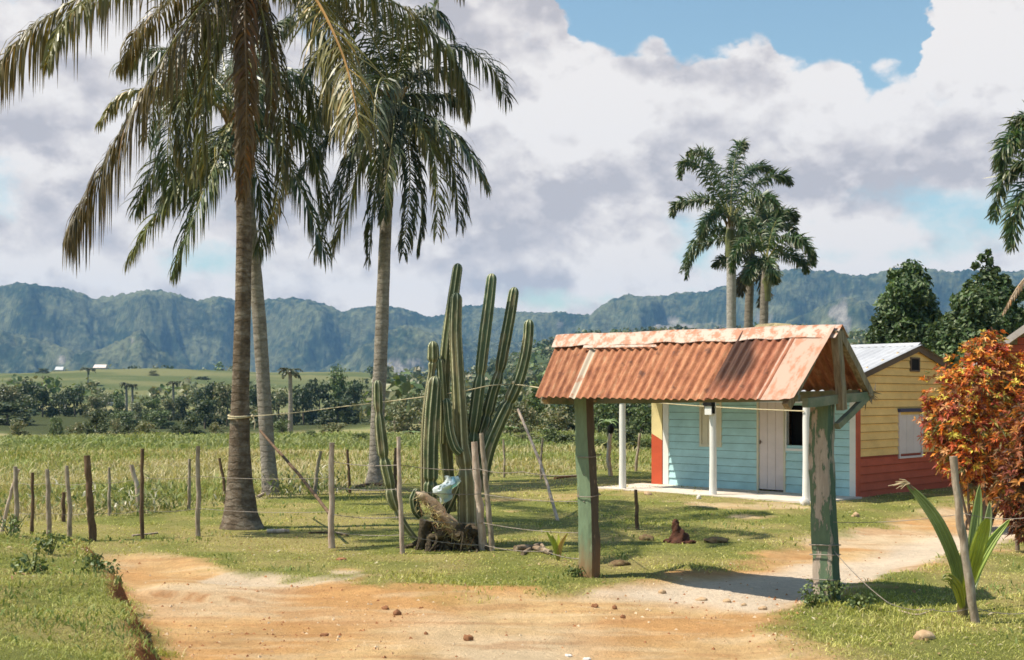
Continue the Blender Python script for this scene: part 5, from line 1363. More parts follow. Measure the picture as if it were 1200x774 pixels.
# barbed wire
def wire(name, pts, label, cat='wire', r=.0042, sag=.03, barbs=True, mat=None, group='strands of barbed wire along the fence'):
    p = [P(x, y, Yd) for x, y, Yd in pts]
    line = []
    for a, b in zip(p[:-1], p[1:]):
        t = np.linspace(0, 1, 14, endpoint=False); s = a + np.outer(t, b - a); s[:, 2] -= sag * 4 * t * (1 - t); line.append(s)
    line = np.concatenate(line + [[p[-1]]]); mb = MB(); tube(mb, line, r, 4)
    if barbs:
        L_ = np.linalg.norm(np.diff(line, axis=0), axis=1).sum(); n = int(L_ / .13)
        for k in range(n):
            f = (k + .5) / n * (len(line) - 1); i = int(f); c = line[i] + (line[i + 1] - line[i]) * (f - i); d = rng.normal(0, 1, 3); d /= np.linalg.norm(d)
            tube(mb, [c - d * .022, c + d * .022], .003, 3)
    return tag(mb.build(name, mat or M_wire), label, cat, group)
D8, D9, D10, DG = yb(641), yb(648), yb(645) - .1, 12.65
wire('barbed_wire', [(389, 541, D8), (469, 545, D9), (562, 550, D10), (612, 553, 14.0), (685, 556, DG)], 'topmost strand of barbed wire running past the cactus to the gate')
wire('barbed_wire', [(389, 571, D8), (470, 573, D9), (564, 579, D10), (685, 588, DG)], 'second strand of barbed wire, level with the plastic bag')
wire('barbed_wire', [(389, 603, D8), (471, 606, D9), (566, 613, D10), (687, 625, DG)], 'third strand of barbed wire, crossing the dead cactus stem')
wire('barbed_wire', [(389, 623, D8), (472, 627, D9), (567, 639, D10), (640, 646, 13.6), (688, 655, DG)], 'lowest strand of barbed wire just above the grass by the cactus')
wire('fence_wire', [(17, 565, 16.2), (57, 566, 16.0), (106, 566, 15.9), (167, 560, 16.2), (232, 558, 16.4), (388, 560, D8)], 'thin upper wire joining the fence posts before the tall palm', barbs=False, r=.003)
wire('fence_wire', [(17, 600, 16.2), (57, 601, 16.0), (107, 601, 15.9), (167, 598, 16.2), (232, 596, 16.4), (388, 600, D8)], 'thin lower wire joining the fence posts before the tall palm', barbs=False, r=.003)
wire('fence_wire', [(975, 643, 11.1), (1040, 706, 10.4), (1090, 714, 10.2), (1140, 712, 10.1), (1210, 718, 9.9)], 'loose rusty wire trailing from the gate post through the grass', barbs=False, r=.004, group=None)
wire('fence_wire', [(975, 612, 11.1), (1130, 602, 10.1), (1210, 606, 9.9)], 'thin upper wire from the gate post to the post by the young coconut', barbs=False, r=.003, group=None)
a_ = P(270, 490, 17.35); b_ = P(500, 464, 15.5); c_ = P(640, 452, 13.2)
cord('rope', [P(297, 488, 17.4), P(345, 484, 17.0), P(400, 477, 16.4), P(460, 470, 15.9), P(535, 460, 15.2), P(575, 452, 15.1), P(604, 451, 15.2), P(634, 455, 13.0)], .0068, M_rope, 'yellowish rope tied from the tall palm across the cactus to the gate roof', 'rope', knots=(P(296, 488, 17.4), P(602, 449, 15.2)))
mb = MB()
for k in range(2):
    th = np.linspace(0, 6.283, 24); cc_ = P(281.5, 487 + k * 2.2, 17.5); rr_ = 13.6 * 17.5 / F
    tube(mb, np.stack([cc_[0] + rr_ * np.cos(th), cc_[1] + rr_ * np.sin(th), cc_[2] + .02 * np.sin(th + k)], 1), .013, 6)
tube(mb, [P(297, 489, 17.38), P(299, 496, 17.36), P(298, 504, 17.37)], .009, 5)
tag(mb.build('rope_loop', M_rope, smooth=True), 'loop of yellowish rope knotted round the trunk of the tallest palm', 'rope')

# ================================================================== leafy trees
M_leafy = mat_leaf('tree_leaves', .22, .5, .4, .6, (.7, 1.3))
M_bark = mat_noise('tree_bark', [(.3, (.09, .065, .045)), (.7, (.26, .20, .15))], 8, (1, 1, .4), bs=.6)
def leafcloud(mb, clumps, n, size, cols, up=.35, aspect=.5, droop=0.):
    """many small leaf faces through the volume of uneven clumps"""
    cl = np.array([c[0] for c in clumps], float); rs = np.array([np.ones(3) * c[1] if np.ndim(c[1]) == 0 else c[1] for c in clumps], float)
    wgt = rs.prod(1) ** (2 / 3); k = rng.choice(len(cl), n, p=wgt / wgt.sum())
    d = rng.normal(0, 1, (n, 3)); d /= np.linalg.norm(d, axis=1)[:, None]
    rad = rng.random(n) ** .38
    rad = rad * (.60 + .80 * fbm(d[:, 0] * 2 + k * 3.7 + 30, d[:, 2] * 2 + d[:, 1] * 1.5 + 40, 3, 701))
    p = cl[k] + d * rad[:, None] * rs[k]
    nrm = d * .7 + rng.normal(0, .55, (n, 3)) + (0, 0, up); nrm /= np.linalg.norm(nrm, axis=1)[:, None]
    t = np.cross(nrm, rng.normal(0, 1, (n, 3))); t /= np.linalg.norm(t, axis=1)[:, None] + 1e-9
    t = t - np.array([0, 0, droop]); t /= np.linalg.norm(t, axis=1)[:, None]
    b = np.cross(nrm, t); s = size * (.6 + .8 * rng.random(n))[:, None]
    V = np.stack([p - t * s * .5, p + b * s * aspect * .5 + nrm * s * .05, p + t * s * .5 - (0, 0, 1) * s * droop * .2, p - b * s * aspect * .5 + nrm * s * .05], 1)
    cols = np.asarray(cols, float); ci = rng.integers(0, len(cols), n)
    tone = .75 + .5 * fbm(p[:, 0] * .9 / max(size, .05) * .25 + 50, p[:, 2] * .9 / max(size, .05) * .25 + p[:, 1] * .3 + 50, 2, 703)
    c = cols[ci] * tone[:, None] * (.8 + .4 * rng.random((n, 1)))
    mb.add(V.reshape(-1, 3), np.arange(n * 4).reshape(-1, 4), np.repeat(c, 4, 0))
def tree(name, label, cat, base, clumps, n, size, cols, trunk_r=.12, group=None, aspect=.5, limbs=6, fork=.35, trunk_pts=None):
    """clumps are relative to the base"""
    root = thing(name, label, cat, base, 0, group)
    mb = MB(); leafcloud(mb, clumps, n, size, cols, aspect=aspect); mb.build('crown', M_leafy, root)
    mb = MB(); top = np.mean([c[0] for c in clumps], 0)
    tp = trunk_pts if trunk_pts is not None else [np.array([0, 0, -.15]), np.array([top[0] * .3, top[1] * .3, top[2] * fork]), np.array([top[0] * .9, top[1] * .9, top[2] * .95])]
    tube(mb, catmull(tp, 14), np.linspace(trunk_r * 1.25, trunk_r * .45, 14), 9, None, jit=.06)
    for k in range(min(limbs, len(clumps))):
        c = np.array(clumps[k][0]); s = np.asarray(tp[1]) * (1 - .2 * rng.random())
        tube(mb, catmull([s, (s + c) / 2 + (0, 0, .12 * np.linalg.norm(c - s)), c], 9), np.linspace(trunk_r * .5, trunk_r * .12, 9), 6)
    mb.build('trunk', M_bark, root, True)
    return root
def px_clumps(lst, Yd, base):
    out = []
    for x, y, r_, *dY in lst:
        p = P(x, y, Yd + (dY[0] if dY else 0)); rw = r_ * Yd / F; out.append((p - np.asarray(base), rw))
    return out
mango = [(.05, .09, .026), (.075, .12, .036), (.036, .066, .024), (.15, .19, .085), (.08, .13, .045)]
Yt = 37.0; bx_, by_ = (1078 - 600) / F * Yt, Yt; base = (bx_, by_, gz1(bx_, by_))
tree('broadleaf_tree', 'dark leafy tree with an upright crown rising behind the yellow gable', 'tree', base,
     px_clumps([(1064, 336, 24), (1052, 362, 26, -.5), (1078, 360, 24, .4), (1040, 388, 24), (1066, 392, 30, -.6), (1088, 388, 22, .4), (1068, 318, 13), (1050, 408, 26), (1090, 412, 20), (1056, 342, 18, -.7), (1045, 430, 22), (1030, 400, 14), (1076, 345, 16, -.8), (1094, 372, 11), (1038, 352, 10), (1100, 394, 10, .3), (1083, 330, 9), (1030, 376, 9), (1046, 322, 7)], Yt, base), 15500, .165, mango, .17,
     trunk_pts=[np.array([.05, 0, -.1]), P(1079, 420, Yt) - np.array(base), P(1070, 345, Yt) - np.array(base)])
Yt = 33.0; bx_, by_ = (1150 - 600) / F * Yt, Yt; base = (bx_, by_, gz1(bx_, by_))
tree('broadleaf_tree', 'wide leafy tree with bare sprigs at the top behind the orange bush', 'tree', base,
     px_clumps([(1158, 345, 25), (1140, 360, 24, -.5), (1176, 352, 20, .4), (1165, 378, 30, -.4), (1130, 378, 22), (1108, 396, 20, -.6), (1140, 402, 28, -.6), (1118, 412, 22, -.8), (1180, 388, 22), (1192, 402, 18), (1098, 424, 20, -.5), (1160, 322, 10), (1151, 303, 5), (1160, 306, 5), (1143, 312, 5), (1168, 316, 4), (1128, 440, 26), (1192, 372, 14), (1125, 355, 12), (1158, 296, 3.5), (1176, 330, 8), (1112, 376, 9), (1136, 338, 8), (1196, 344, 9), (1090, 404, 9)], Yt, base), 16500, .155,
     mango + [(.10, .13, .05)], .17)
# shrubs in the thicket beyond the lawn
olive = [(.13, .145, .055), (.085, .11, .042), (.18, .18, .08), (.23, .205, .11)]
grn = [(.11, .155, .05), (.16, .21, .065), (.08, .12, .04)]
dark = [(.048, .07, .03), (.065, .09, .038), (.036, .055, .026)]
pale = [(.19, .21, .11), (.14, .17, .08), (.23, .225, .13)]
def unit_tree(seed, kind):
    """clumps of a crown about 1 unit tall"""
    g = np.random.default_rng(seed); out = []
    n = g.integers(7, 11)
    for k in range(n):
        a = g.random() * 6.28; h = .35 + .55 * g.random(); wd = (.38 if kind != 'tall' else .2) * (1.1 - abs(h - .55)) * g.random() ** .5
        r_ = (.17 + .12 * g.random()) * (1 if kind != 'low' else .9)
        out.append(((math.cos(a) * wd, math.sin(a) * wd, h), (r_ * 1.1, r_ * 1.1, r_ * (.75 if kind != 'tall' else 1.1))))
    if True:
        for k in range(7):
            a = g.random() * 6.28; out.append(((math.cos(a) * .35, math.sin(a) * .35, .18), (.22, .22, .18)))
    return out
protos = {}
def proto(key, kind, cols, n, size, seed):
    root = thing(key, 'x', 'tree', (0, 0, 0)); mb = MB(); leafcloud(mb, unit_tree(seed, kind), n, size, cols, aspect=.7); mb.build('crown', M_leafy, root)
    if kind not in ('low',):
        mb = MB(); tube(mb, [(0, 0, -.08), (.02, 0, .3), (0, .01, .7)], [.035, .026, .01], 6); mb.build('trunk', M_bark, root)
    protos[key] = [root, False]
K = [('dark_tree', 'round', dark, 1500, .085, 1), ('olive_tree', 'round', olive, 1500, .08, 2), ('pale_tree', 'round', pale, 1300, .08, 3), ('green_tree', 'tall', grn, 1300, .085, 4), ('dark_bush', 'bush', dark + olive[:1], 1300, .09, 5), ('green_bush', 'bush', grn + olive[:2], 1300, .09, 6), ('olive_bush', 'low', olive, 1000, .09, 8),
     ('banana_plant', None, None, 0, 0, 0)]
for kk in K[:-1]: proto(*kk)
def banana():
    root = thing('banana_plant', 'x', 'plant', (0, 0, 0)); st = MB(); tube(st, [(0, 0, -.05), (.01, 0, .25), (0, 0, .5)], [.05, .04, .025], 8, (.18, .17, .07)); st.build('stem', M_leafy, root)
    for k in range(9):
        a = k * 2.4; e = .9 + .5 * rng.random(); ln = .45 + .15 * rng.random(); mb = MB(); V = []; n = 9; d = np.array([math.cos(a), math.sin(a), 0]); s = np.array([-d[1], d[0], 0]); p = np.array([0, 0, .42]); el = e
        for i in range(n):
            t = i / (n - 1); w_ = .075 * math.sin(min(1, t * 1.15 + .08) * 3.0) ** .6 if t < .98 else .01
            V += [p - s * w_ - (0, 0, .02 * t), p + (0, 0, .012), p + s * w_ - (0, 0, .02 * t)]
            p = p + (d * math.cos(el) + np.array([0, 0, math.sin(el)])) * ln / n; el -= .26
        Fq = [(i * 3 + c, i * 3 + c + 1, i * 3 + 4 + c, i * 3 + 3 + c) for i in range(n - 1) for c in (0, 1)]
        mb.add(V, Fq, np.array((.17, .235, .085)) * (.7 + .7 * rng.random())); mb.build('leaf', M_leafy, root)
    protos['banana_plant'] = [root, False]
banana()
def put(key, label, cat, px, r_, top_y, w_px=None, group=None):
    """stand a copy so that its crown tops out at the given height"""
    x, y = (px - 600) / F * r_, r_
    z = gz1(x, y); top = EYE + (HY - top_y) / F * r_
    h = max(.4, top - z) / 1.02; wsc = h if w_px is None else w_px * r_ / F / 1.05
    root, used = protos[key]
    o = root if not used else copy_tree(root)
    protos[key][1] = True
    o.location = (x, y, z); o.scale = (wsc, wsc, h); o.rotation_euler = (0, 0, rng.random() * 6.28)
    o['label'] = label; o['category'] = cat
    if group: o['group'] = group
    return o
NUM = ['first', 'second', 'third', 'fourth', 'fifth', 'sixth', 'seventh', 'eighth', 'ninth', 'tenth', 'eleventh', 'twelfth', 'thirteenth', 'fourteenth', 'fifteenth', 'sixteenth', 'seventeenth', 'eighteenth', 'nineteenth', 'twentieth']
KW = {'dark_tree': 'dark rounded tree', 'olive_tree': 'olive green tree', 'pale_tree': 'pale grey-green tree', 'green_tree': 'upright green tree', 'dark_bush': 'dark bush', 'green_bush': 'green bush', 'olive_bush': 'low olive bush', 'banana_plant': 'banana plant'}
TL = 'trees of the far tree line'
far1 = [(-12, 452, 44, 170, 'dark_tree'), (14, 449, 40, 165, 'olive_tree'), (32, 443, 40, 175, 'dark_tree'), (50, 452, 34, 160, 'dark_bush'), (70, 456, 22, 172, 'dark_tree'), (88, 449, 30, 168, 'dark_tree'), (108, 462, 24, 160, 'olive_tree'), (124, 456, 26, 178, 'pale_tree'),
        (140, 468, 22, 165, 'green_tree'), (160, 468, 24, 172, 'pale_tree'), (178, 464, 26, 160, 'green_bush'), (194, 466, 30, 166, 'olive_tree'), (213, 461, 24, 170, 'dark_tree'), (231, 449, 34, 172, 'pale_tree'), (250, 444, 38, 166, 'dark_tree'), (266, 446, 36, 160, 'olive_tree')]
far2 = [(300, 446, 34, 165, 'dark_tree'), (327, 449, 34, 170, 'pale_tree'), (356, 446, 34, 168, 'dark_tree'), (374, 440, 36, 175, 'dark_tree'), (396, 439, 38, 178, 'green_tree'), (415, 441, 36, 172, 'dark_tree'), (434, 452, 30, 150, 'pale_tree')]
TLab = iter(['{} at the very edge of the frame in the far tree line', '{} second from the frame edge in the far tree line'])
for k, (px, ty_, w_, r_, key) in enumerate(far1):
    lab = f'{KW[key]}, {NUM[k]} along the far tree line from the frame edge'
    put(key, lab, 'tree', px, r_, ty_, w_, TL)
for k, (px, ty_, w_, r_, key) in enumerate(far2):
    lab = f'{KW[key]}, {NUM[k]} along the far tree line past the tall palm'
    put(key, lab, 'tree', px, r_, ty_, w_, TL)
under = [(8, 470, 60, 140, 'dark_bush'), (150, 480, 30, 150, 'green_bush'), (190, 478, 36, 146, 'green_bush'), (240, 466, 44, 142, 'dark_bush'), (395, 466, 50, 138, 'dark_bush'), (300, 470, 40, 140, 'olive_bush')]
for k, (px, ty_, w_, r_, key) in enumerate(sorted(under)):
    put(key, f'{KW[key]} under the far tree line, {NUM[k]} from the frame edge', 'bush', px, r_, ty_, w_, 'bushes under the far tree line')
# bushes standing alone in the field
put('dark_bush', 'dark bush standing alone in the tan field above the thick brown post', 'bush', 113, 68, 480, 30); put('dark_bush', 'small dark bush in the tan field, first of three beyond the knotty post', 'bush', 150, 72, 496, 22)
put('olive_bush', 'larger dark olive bush in the tan field, middle of three beyond the knotty post', 'bush', 172, 70, 491, 32); put('dark_bush', 'faint low bush in the tan field, last of three before the tall palm', 'bush', 205, 74, 498, 20)
put('green_bush', 'round green bush in the field between the second palm and the cactus', 'bush', 365, 60, 503, 18); put('green_bush', 'low grey-green bush in the field just before the far cactus-side palm', 'bush', 422, 52, 515, 24)
for k, (px, ty_, w_, r_, key) in enumerate([(22, 489, 26, 92, 'olive_bush'), (66, 486, 18, 104, 'green_bush'), (90, 492, 30, 84, 'olive_bush'), (134, 487, 20, 100, 'olive_bush'), (222, 486, 34, 96, 'dark_bush'), (254, 492, 26, 82, 'olive_bush'), (330, 490, 24, 90, 'green_bush'), (392, 493, 36, 78, 'olive_bush'), (50, 431, 16, 420, 'dark_tree'), (180, 434, 14, 400, 'olive_tree'), (238, 441, 18, 380, 'dark_tree'), (16, 444, 16, 330, 'olive_tree')]):
    put(key, (f'{KW[key]} scattered in the tan field, {NUM[k]} from the frame edge' if k < 8 else f'{KW[key]} alone on the far hill field, {["between the farmhouses and the tiny palm", "below the long farmhouse", "just before the tall palm", "at the frame edge"][k - 8]}'), 'bush' if k < 8 else 'tree', px, r_, ty_, w_, 'bushes scattered in the tan field' if k < 8 else 'trees dotted over the far hill field')
# thicket behind the cactus and gate
TH = 'bushes and trees of the thicket behind cactus and gate'
thick = [(462, 462, 34, 110, 'pale_tree'), (478, 470, 40, 95, 'olive_bush'), (492, 452, 34, 130, 'pale_tree'), (515, 462, 46, 100, 'olive_tree'), (535, 474, 40, 84, 'green_bush'), (556, 466, 40, 96, 'olive_tree'), (575, 478, 44, 78, 'olive_bush'), (592, 462, 44, 92, 'dark_bush'),
         (612, 470, 46, 76, 'olive_tree'), (630, 455, 40, 88, 'green_tree'), (650, 472, 50, 70, 'olive_bush'), (664, 464, 44, 74, 'dark_bush'), (684, 452, 44, 84, 'olive_tree'), (702, 470, 40, 66, 'green_bush'), (716, 460, 46, 76, 'green_tree'), (736, 466, 44, 66, 'dark_bush'), (752, 472, 40, 60, 'green_bush'), (768, 455, 50, 74, 'olive_tree')]
for k, (px, ty_, w_, r_, key) in enumerate(thick):
    put(key, f'{KW[key]} in the thicket, {NUM[k]} counting from the cactus', 'tree' if 'tree' in key else 'bush', px, r_, ty_, w_, TH)
front_b = [(452, 508, 30, 60, 'banana_plant'), (484, 500, 34, 58, 'banana_plant'), (560, 505, 30, 52, 'green_bush'), (598, 490, 32, 56, 'banana_plant'), (618, 506, 36, 50, 'olive_bush'), (642, 500, 32, 48, 'green_bush'), (662, 508, 30, 46, 'dark_bush'), (700, 514, 30, 44, 'green_bush'), (712, 476, 34, 54, 'banana_plant'), (735, 500, 36, 44, 'dark_bush'), (756, 512, 28, 42, 'green_bush'), (532, 506, 30, 56, 'olive_bush')]
for k, (px, ty_, w_, r_, key) in enumerate(sorted(front_b)):
    put(key, f'{KW[key]} at the field edge before the thicket, {NUM[k]} from the cactus', 'plant' if 'banana' in key else 'bush', px, r_, ty_, w_, 'plants at the field edge before the thicket')
# trees behind the houses
for k, (px, ty_, w_, r_, key) in enumerate([(812, 430, 70, 70, 'olive_tree'), (1012, 432, 50, 52, 'dark_tree'), (1130, 405, 70, 60, 'green_tree'), (1215, 395, 70, 52, 'dark_tree')]):
    put(key, f'{KW[key]} behind the houses, {NUM[k]} counting from the gate', 'tree', px, r_, ty_, w_, 'trees behind the houses')
# far small palms
def small_palm(px, base_y, top_y, r_, cr, label):
    x, y = (px - 600) / F * r_, r_; root = thing('far_palm', label, 'palm tree', (x, y, gz1(x, y)), 0, None)
    z = EYE + (HY - top_y) / F * r_ - gz1(x, y); mb = MB(); tube(mb, [(0, 0, -.1), (.05, 0, z * .5), (0, 0, z)], [.26, .2, .17], 8); mb.build('trunk', M_trunk_pale, root, True)
    R_ = cr * r_ / F
    for k in range(13):
        a = k * 2.4; e = .1 + .9 * rng.random(); d = np.array([math.cos(a), math.sin(a), 0]); p = np.array([0, 0, z]); pts = [p]; 
        for i in range(5): p = p + (d * math.cos(e) + np.array([0, 0, math.sin(e)])) * R_ / 4.4; pts.append(p); e -= .38
        frond_mesh(pts, n=16, L=R_ * .34, w=R_ * .10, colr=(.035, .055, .025), g=.5, rr=.05).build('frond', M_frond, root)
small_palm(340, 485, 437, 110, 15, 'lone dark palm standing above the far tree line by the slender pale trunk')
small_palm(103, 455, 434, 330, 9, 'tiny palm standing in the hill field below the white farm roof')
small_palm(148, 462, 451, 190, 8, 'tiny palm, first of a pair standing in the far tree line'); small_palm(155, 462, 453, 194, 7, 'tiny palm, second of a pair standing in the far tree line')
small_palm(203, 462, 450, 190, 8, 'tiny palm standing alone in the far tree line before the tall palm')
# far farm buildings
def farm(px, y0, y1, w_, r_, label, wallc, roofc):
    x, y = (px - 600) / F * r_, r_; zb = gz1(x, y); z0 = EYE + (HY - y0) / F * r_ - zb; z1 = EYE + (HY - y1) / F * r_ - zb; W = w_ * r_ / F / 2
    root = thing('farm_building', label, 'building', (x, y, zb), 0)
    mb = MB(); mb.box((-W, -W * .6, min(-.3, z0 - .2)), (W, W * .6, z0 + (z1 - z0) * .45)); mb.build('wall', paint('far_wall', wallc), root)
    mb = MB(); h0 = z0 + (z1 - z0) * .45; V = [(-W * 1.08, -W * .75, h0), (W * 1.08, -W * .75, h0), (W * 1.02, 0, z1), (-W * 1.02, 0, z1), (W * 1.08, W * .75, h0), (-W * 1.08, W * .75, h0)]
    mb.add(V, [(0, 1, 2, 3), (3, 2, 4, 5), (0, 5, 4, 1)]); mb.add(V, [(1, 4, 2), (0, 3, 5)]); mb.build('roof', paint('far_roof', roofc), root)
farm(118, 434.5, 427.5, 14, 478, 'long pale farmhouse on the crest of the far hill', (.5, .42, .38), (.66, .55, .50))
farm(70, 437, 430, 9, 488, 'small grey farmhouse on the crest of the far hill', (.45, .42, .4), (.55, .55, .56))
farm(123, 477, 468, 16, 236, 'small white-roofed shed among the far tree line', (.4, .38, .34), (.72, .68, .66))
farm(0, 466, 457, 10, 250, 'pale shed roof showing at the edge of the far tree line', (.4, .38, .34), (.62, .60, .60))
# woodland on the slopes behind
def woodland():
    mb = MB(); n = 0
    X = []; Yy = []
    for x0, x1, r0, r1, cnt in ((430, 1300, 230, 720, 900), (-80, 440, 545, 900, 160), (440, 800, 130, 240, 90), (0, 330, 228, 300, 26)):
        px = rng.uniform(x0, x1, cnt); r_ = r0 * (r1 / r0) ** rng.random(cnt)
        X.append((px - 600) / F * r_); Yy.append(r_)
    X = np.concatenate(X); Yy = np.concatenate(Yy); Z = gz(X, Yy, False)
    for x, y, z in zip(X, Yy, Z):
        s = (2.2 + 3.5 * rng.random()) * (1 if y > 300 else .8)
        cols = [olive, dark, grn, pale, olive][rng.integers(0, 5)]
        leafcloud(mb, [((x + rng.normal(0, s * .4), y + rng.normal(0, s * .4), z + s * (.4 + .5 * rng.random())), (s * .55, s * .55, s * .45)) for k in range(3)], 46, s * .34, cols, aspect=.8)
    tag(mb.build('woodland', M_leafy), 'scrubby woodland covering the slopes below the mountains', None, kind='stuff')
woodland()

# ================================================================== croton bushes
M_croton = mat_leaf('croton_leaves', .3, .55, .25, 6, (.85, 1.15))
def croton(name, label, px_base, Yd, clumps, n_ros, palette, L):
    palette = np.minimum(np.array(palette) * np.array((1.12, 1.2, 1.25)), .8)
    bx, by = (px_base - 600) / F * Yd, Yd; base = np.array([bx, by, gz1(bx, by)])
    root = thing(name, label, 'bush', base); cl = px_clumps(clumps, Yd, base)
    c = np.array([k[0] for k in cl]); r_ = np.array([k[1] for k in cl]); w_ = r_ ** 2
    mb = MB(); palette = np.array(palette)
    for i in range(n_ros):
        k = rng.choice(len(c), p=w_ / w_.sum()); d = rng.normal(0, 1, 3); d /= np.linalg.norm(d)
        p = c[k] + d * r_[k] * (.35 + .95 * rng.random() ** .7 * (.6 + .8 * fbm(np.array([d[0] * 2.5 + k]), np.array([d[2] * 2.5 + d[1]]), 2, 811)[0])); ax = d * .8 + (0, 0, .6) + rng.normal(0, .3, 3); ax /= np.linalg.norm(ax)
        pc = palette[rng.integers(0, len(palette))]
        m = rng.integers(6, 12)
        for q in range(m):
            a = q * 2.4 + rng.random(); e1 = np.cross(ax, (0.3, .9, .2)); e1 /= np.linalg.norm(e1); e2 = np.cross(ax, e1)
            out = e1 * math.cos(a) + e2 * math.sin(a); el = .2 + .9 * rng.random()
            ld = out * math.cos(el) + ax * math.sin(el); s = np.cross(ld, ax); s /= np.linalg.norm(s) + 1e-6
            l_ = L * (.55 + .7 * rng.random()); w2 = l_ * .17
            dn = np.array([0, 0, -.28 * l_])
            b0 = p + ax * .03 * q / m
            V = [b0, b0 + ld * l_ * .45 + s * w2 + ax * w2 * .3, b0 + ld * l_ * .45 - s * w2 + ax * w2 * .3, b0 + ld * l_ + dn, b0 + ld * l_ * .45 + dn * .12]
            cq = pc * (.7 + .6 * rng.random()); 
            if rng.random() < .18: cq = palette[rng.integers(0, len(palette))]
            mb.add(V, [(0, 4, 1), (0, 2, 4), (4, 3, 1), (2, 3, 4)], cq)
    mb.build('foliage', M_croton, root)
    for k in range(9):
        e = c[rng.integers(0, len(c))]; s = MB(); b0 = np.array([rng.normal(0, .1), rng.normal(0, .1), -.1])
        tube(s, catmull([b0, b0 * 1.5 + (e - b0) * .4 + (0, 0, .1), e], 10), np.linspace(.03, .008, 10), 6); s.build('branch', M_bark, root, True)
ORNG = [(.48, .15, .03), (.52, .21, .045), (.42, .09, .03), (.58, .34, .08), (.30, .06, .03), (.20, .055, .03), (.16, .07, .035), (.13, .12, .04), (.24, .19, .05), (.70, .25, .03), (.36, .07, .04), (.60, .48, .08), (.74, .38, .18), (.68, .17, .04)]
MAR = [(.22, .055, .035), (.32, .085, .03), (.15, .045, .03), (.44, .18, .045), (.13, .085, .035), (.36, .13, .06), (.10, .05, .03)]
croton('croton_bush', 'large round croton bush with bright orange leaves before the yellow gable', 1150, 17.6,
       [(1156, 412, 20), (1140, 430, 22, -.1), (1172, 428, 22), (1118, 455, 24), (1150, 460, 30, -.3), (1184, 455, 28), (1105, 490, 22, -.1), (1132, 495, 28, -.35), (1165, 498, 32, -.4), (1200, 490, 30), (1110, 522, 20), (1136, 535, 26, -.2), (1168, 540, 30, -.2), (1202, 530, 30), (1150, 568, 20), (1178, 575, 22), (1098, 508, 14), (1092, 480, 9), (1160, 402, 10), (1122, 550, 14), (1205, 450, 26)], 2700, ORNG, .095)
croton('croton_bush', 'dark maroon croton bush with drooping leaves at the frame edge over the path', 1215, 14.6,
       [(1196, 520, 22), (1214, 500, 26), (1188, 548, 18), (1206, 560, 26, -.2), (1190, 580, 16), (1212, 598, 24), (1198, 612, 14), (1228, 540, 28), (1230, 590, 26)], 800, MAR, .10)

# ================================================================== young coconut, seedlings
def blade(mb, pts, w, colr, fold=.25, split=0, n=18, up=(0, -1, .35)):
    line = catmull(pts, n); T, _, _ = frames(line); V = []; t = np.linspace(0, 1, n)
    wd = w * np.sin(np.clip(t * .93 + .07, 0, 1) * np.pi) ** .55 * (1 - .25 * t)
    for i in range(n):
        s = np.cross(T[i], up); s /= np.linalg.norm(s) + 1e-6; u_ = np.cross(s, T[i])
        for k in range(9):
            q = (k - 4) / 4; pl = .006 * (1 if k % 2 else -1) * (w / .12)
            V.append(line[i] + s * q * wd[i] + u_ * (abs(q) * wd[i] * fold + pl))
    Fq = []
    for i in range(n - 1):
        for k in range(8):
            if split and i > n * split and k in (1, 4, 6) and rng.random() < .8: continue
            Fq.append((i * 9 + k, i * 9 + k + 1, (i + 1) * 9 + k + 1, (i + 1) * 9 + k))
    c = np.asarray(colr)[None] * np.repeat(.85 + .3 * (np.arange(9) % 2), 1)[None].repeat(n, 0).reshape(-1, 1)
    mb.add(V, Fq, c); tube(mb, line, np.linspace(.013, .004, n) * w / .12 * 1.2, 5, np.asarray(colr) * 1.3)
Yk = 10.35; kb = P(1128, 722, Yk)
yc = thing('young_coconut', 'young coconut plant with broad ribbed green leaves behind the peeling grey post', 'plant', (kb[0], kb[1], gz1(kb[0], kb[1])))
for pts, w_, cl, fo, sp in ([[(1128, 715, 0), (1119, 662, -.05), (1101, 618, -.1), (1081, 588, -.1), (1060, 565, -.1)], .068, (.19, .24, .08), .35, .8], [[(1130, 715, .1), (1138, 660, .15), (1144, 610, .2), (1148, 568, .2)], .068, (.25, .31, .10), .3, 0], [[(1130, 700, -.05), (1142, 655, -.2), (1152, 622, -.25), (1158, 606, -.3)], .072, (.38, .43, .06), .2, 0],
        [[(1130, 705, .05), (1145, 665, 0), (1162, 635, 0), (1184, 608, 0)], .055, (.30, .38, .075), .3, 0], [[(1130, 715, .2), (1146, 660, .45), (1156, 620, .5), (1160, 588, .5)], .06, (.28, .32, .15), .3, 0], [[(1128, 712, -.1), (1122, 690, -.2), (1112, 678, -.25), (1103, 680, -.25)], .06, (.22, .25, .04), .2, .5],
        [[(1129, 720, .05), (1130, 680, .1), (1130, 640, .1), (1128, 610, .1)], .05, (.14, .18, .06), .3, 0]):
    mb = MB(); blade(mb, [P(x, y, Yk + d) for x, y, d in pts], w_, cl, fo, sp); part_world(mb.build('leaf', M_frond), yc)
mb = MB(); tube(mb, [P(1128, 724, Yk) - (0, 0, .06), P(1128, 700, Yk), P(1127, 660, Yk)], [.05, .04, .02], 10, (.16, .12, .05)); part_world(mb.build('stem', M_leafy, smooth=True), yc)
mb = MB()
for k in range(9):
    a = P(1066, 567, Yk - .1); d = np.array([-1, 0, rng.normal(0, .45)]) + rng.normal(0, .2, 3); tube(mb, [a, a + d * .05, a + d * (.1 + .05 * rng.random()) - (0, 0, .03)], [.006, .005, .002], 4, (.50, .40, .24))
part_world(mb.build('dry_tip', M_leafy), yc)
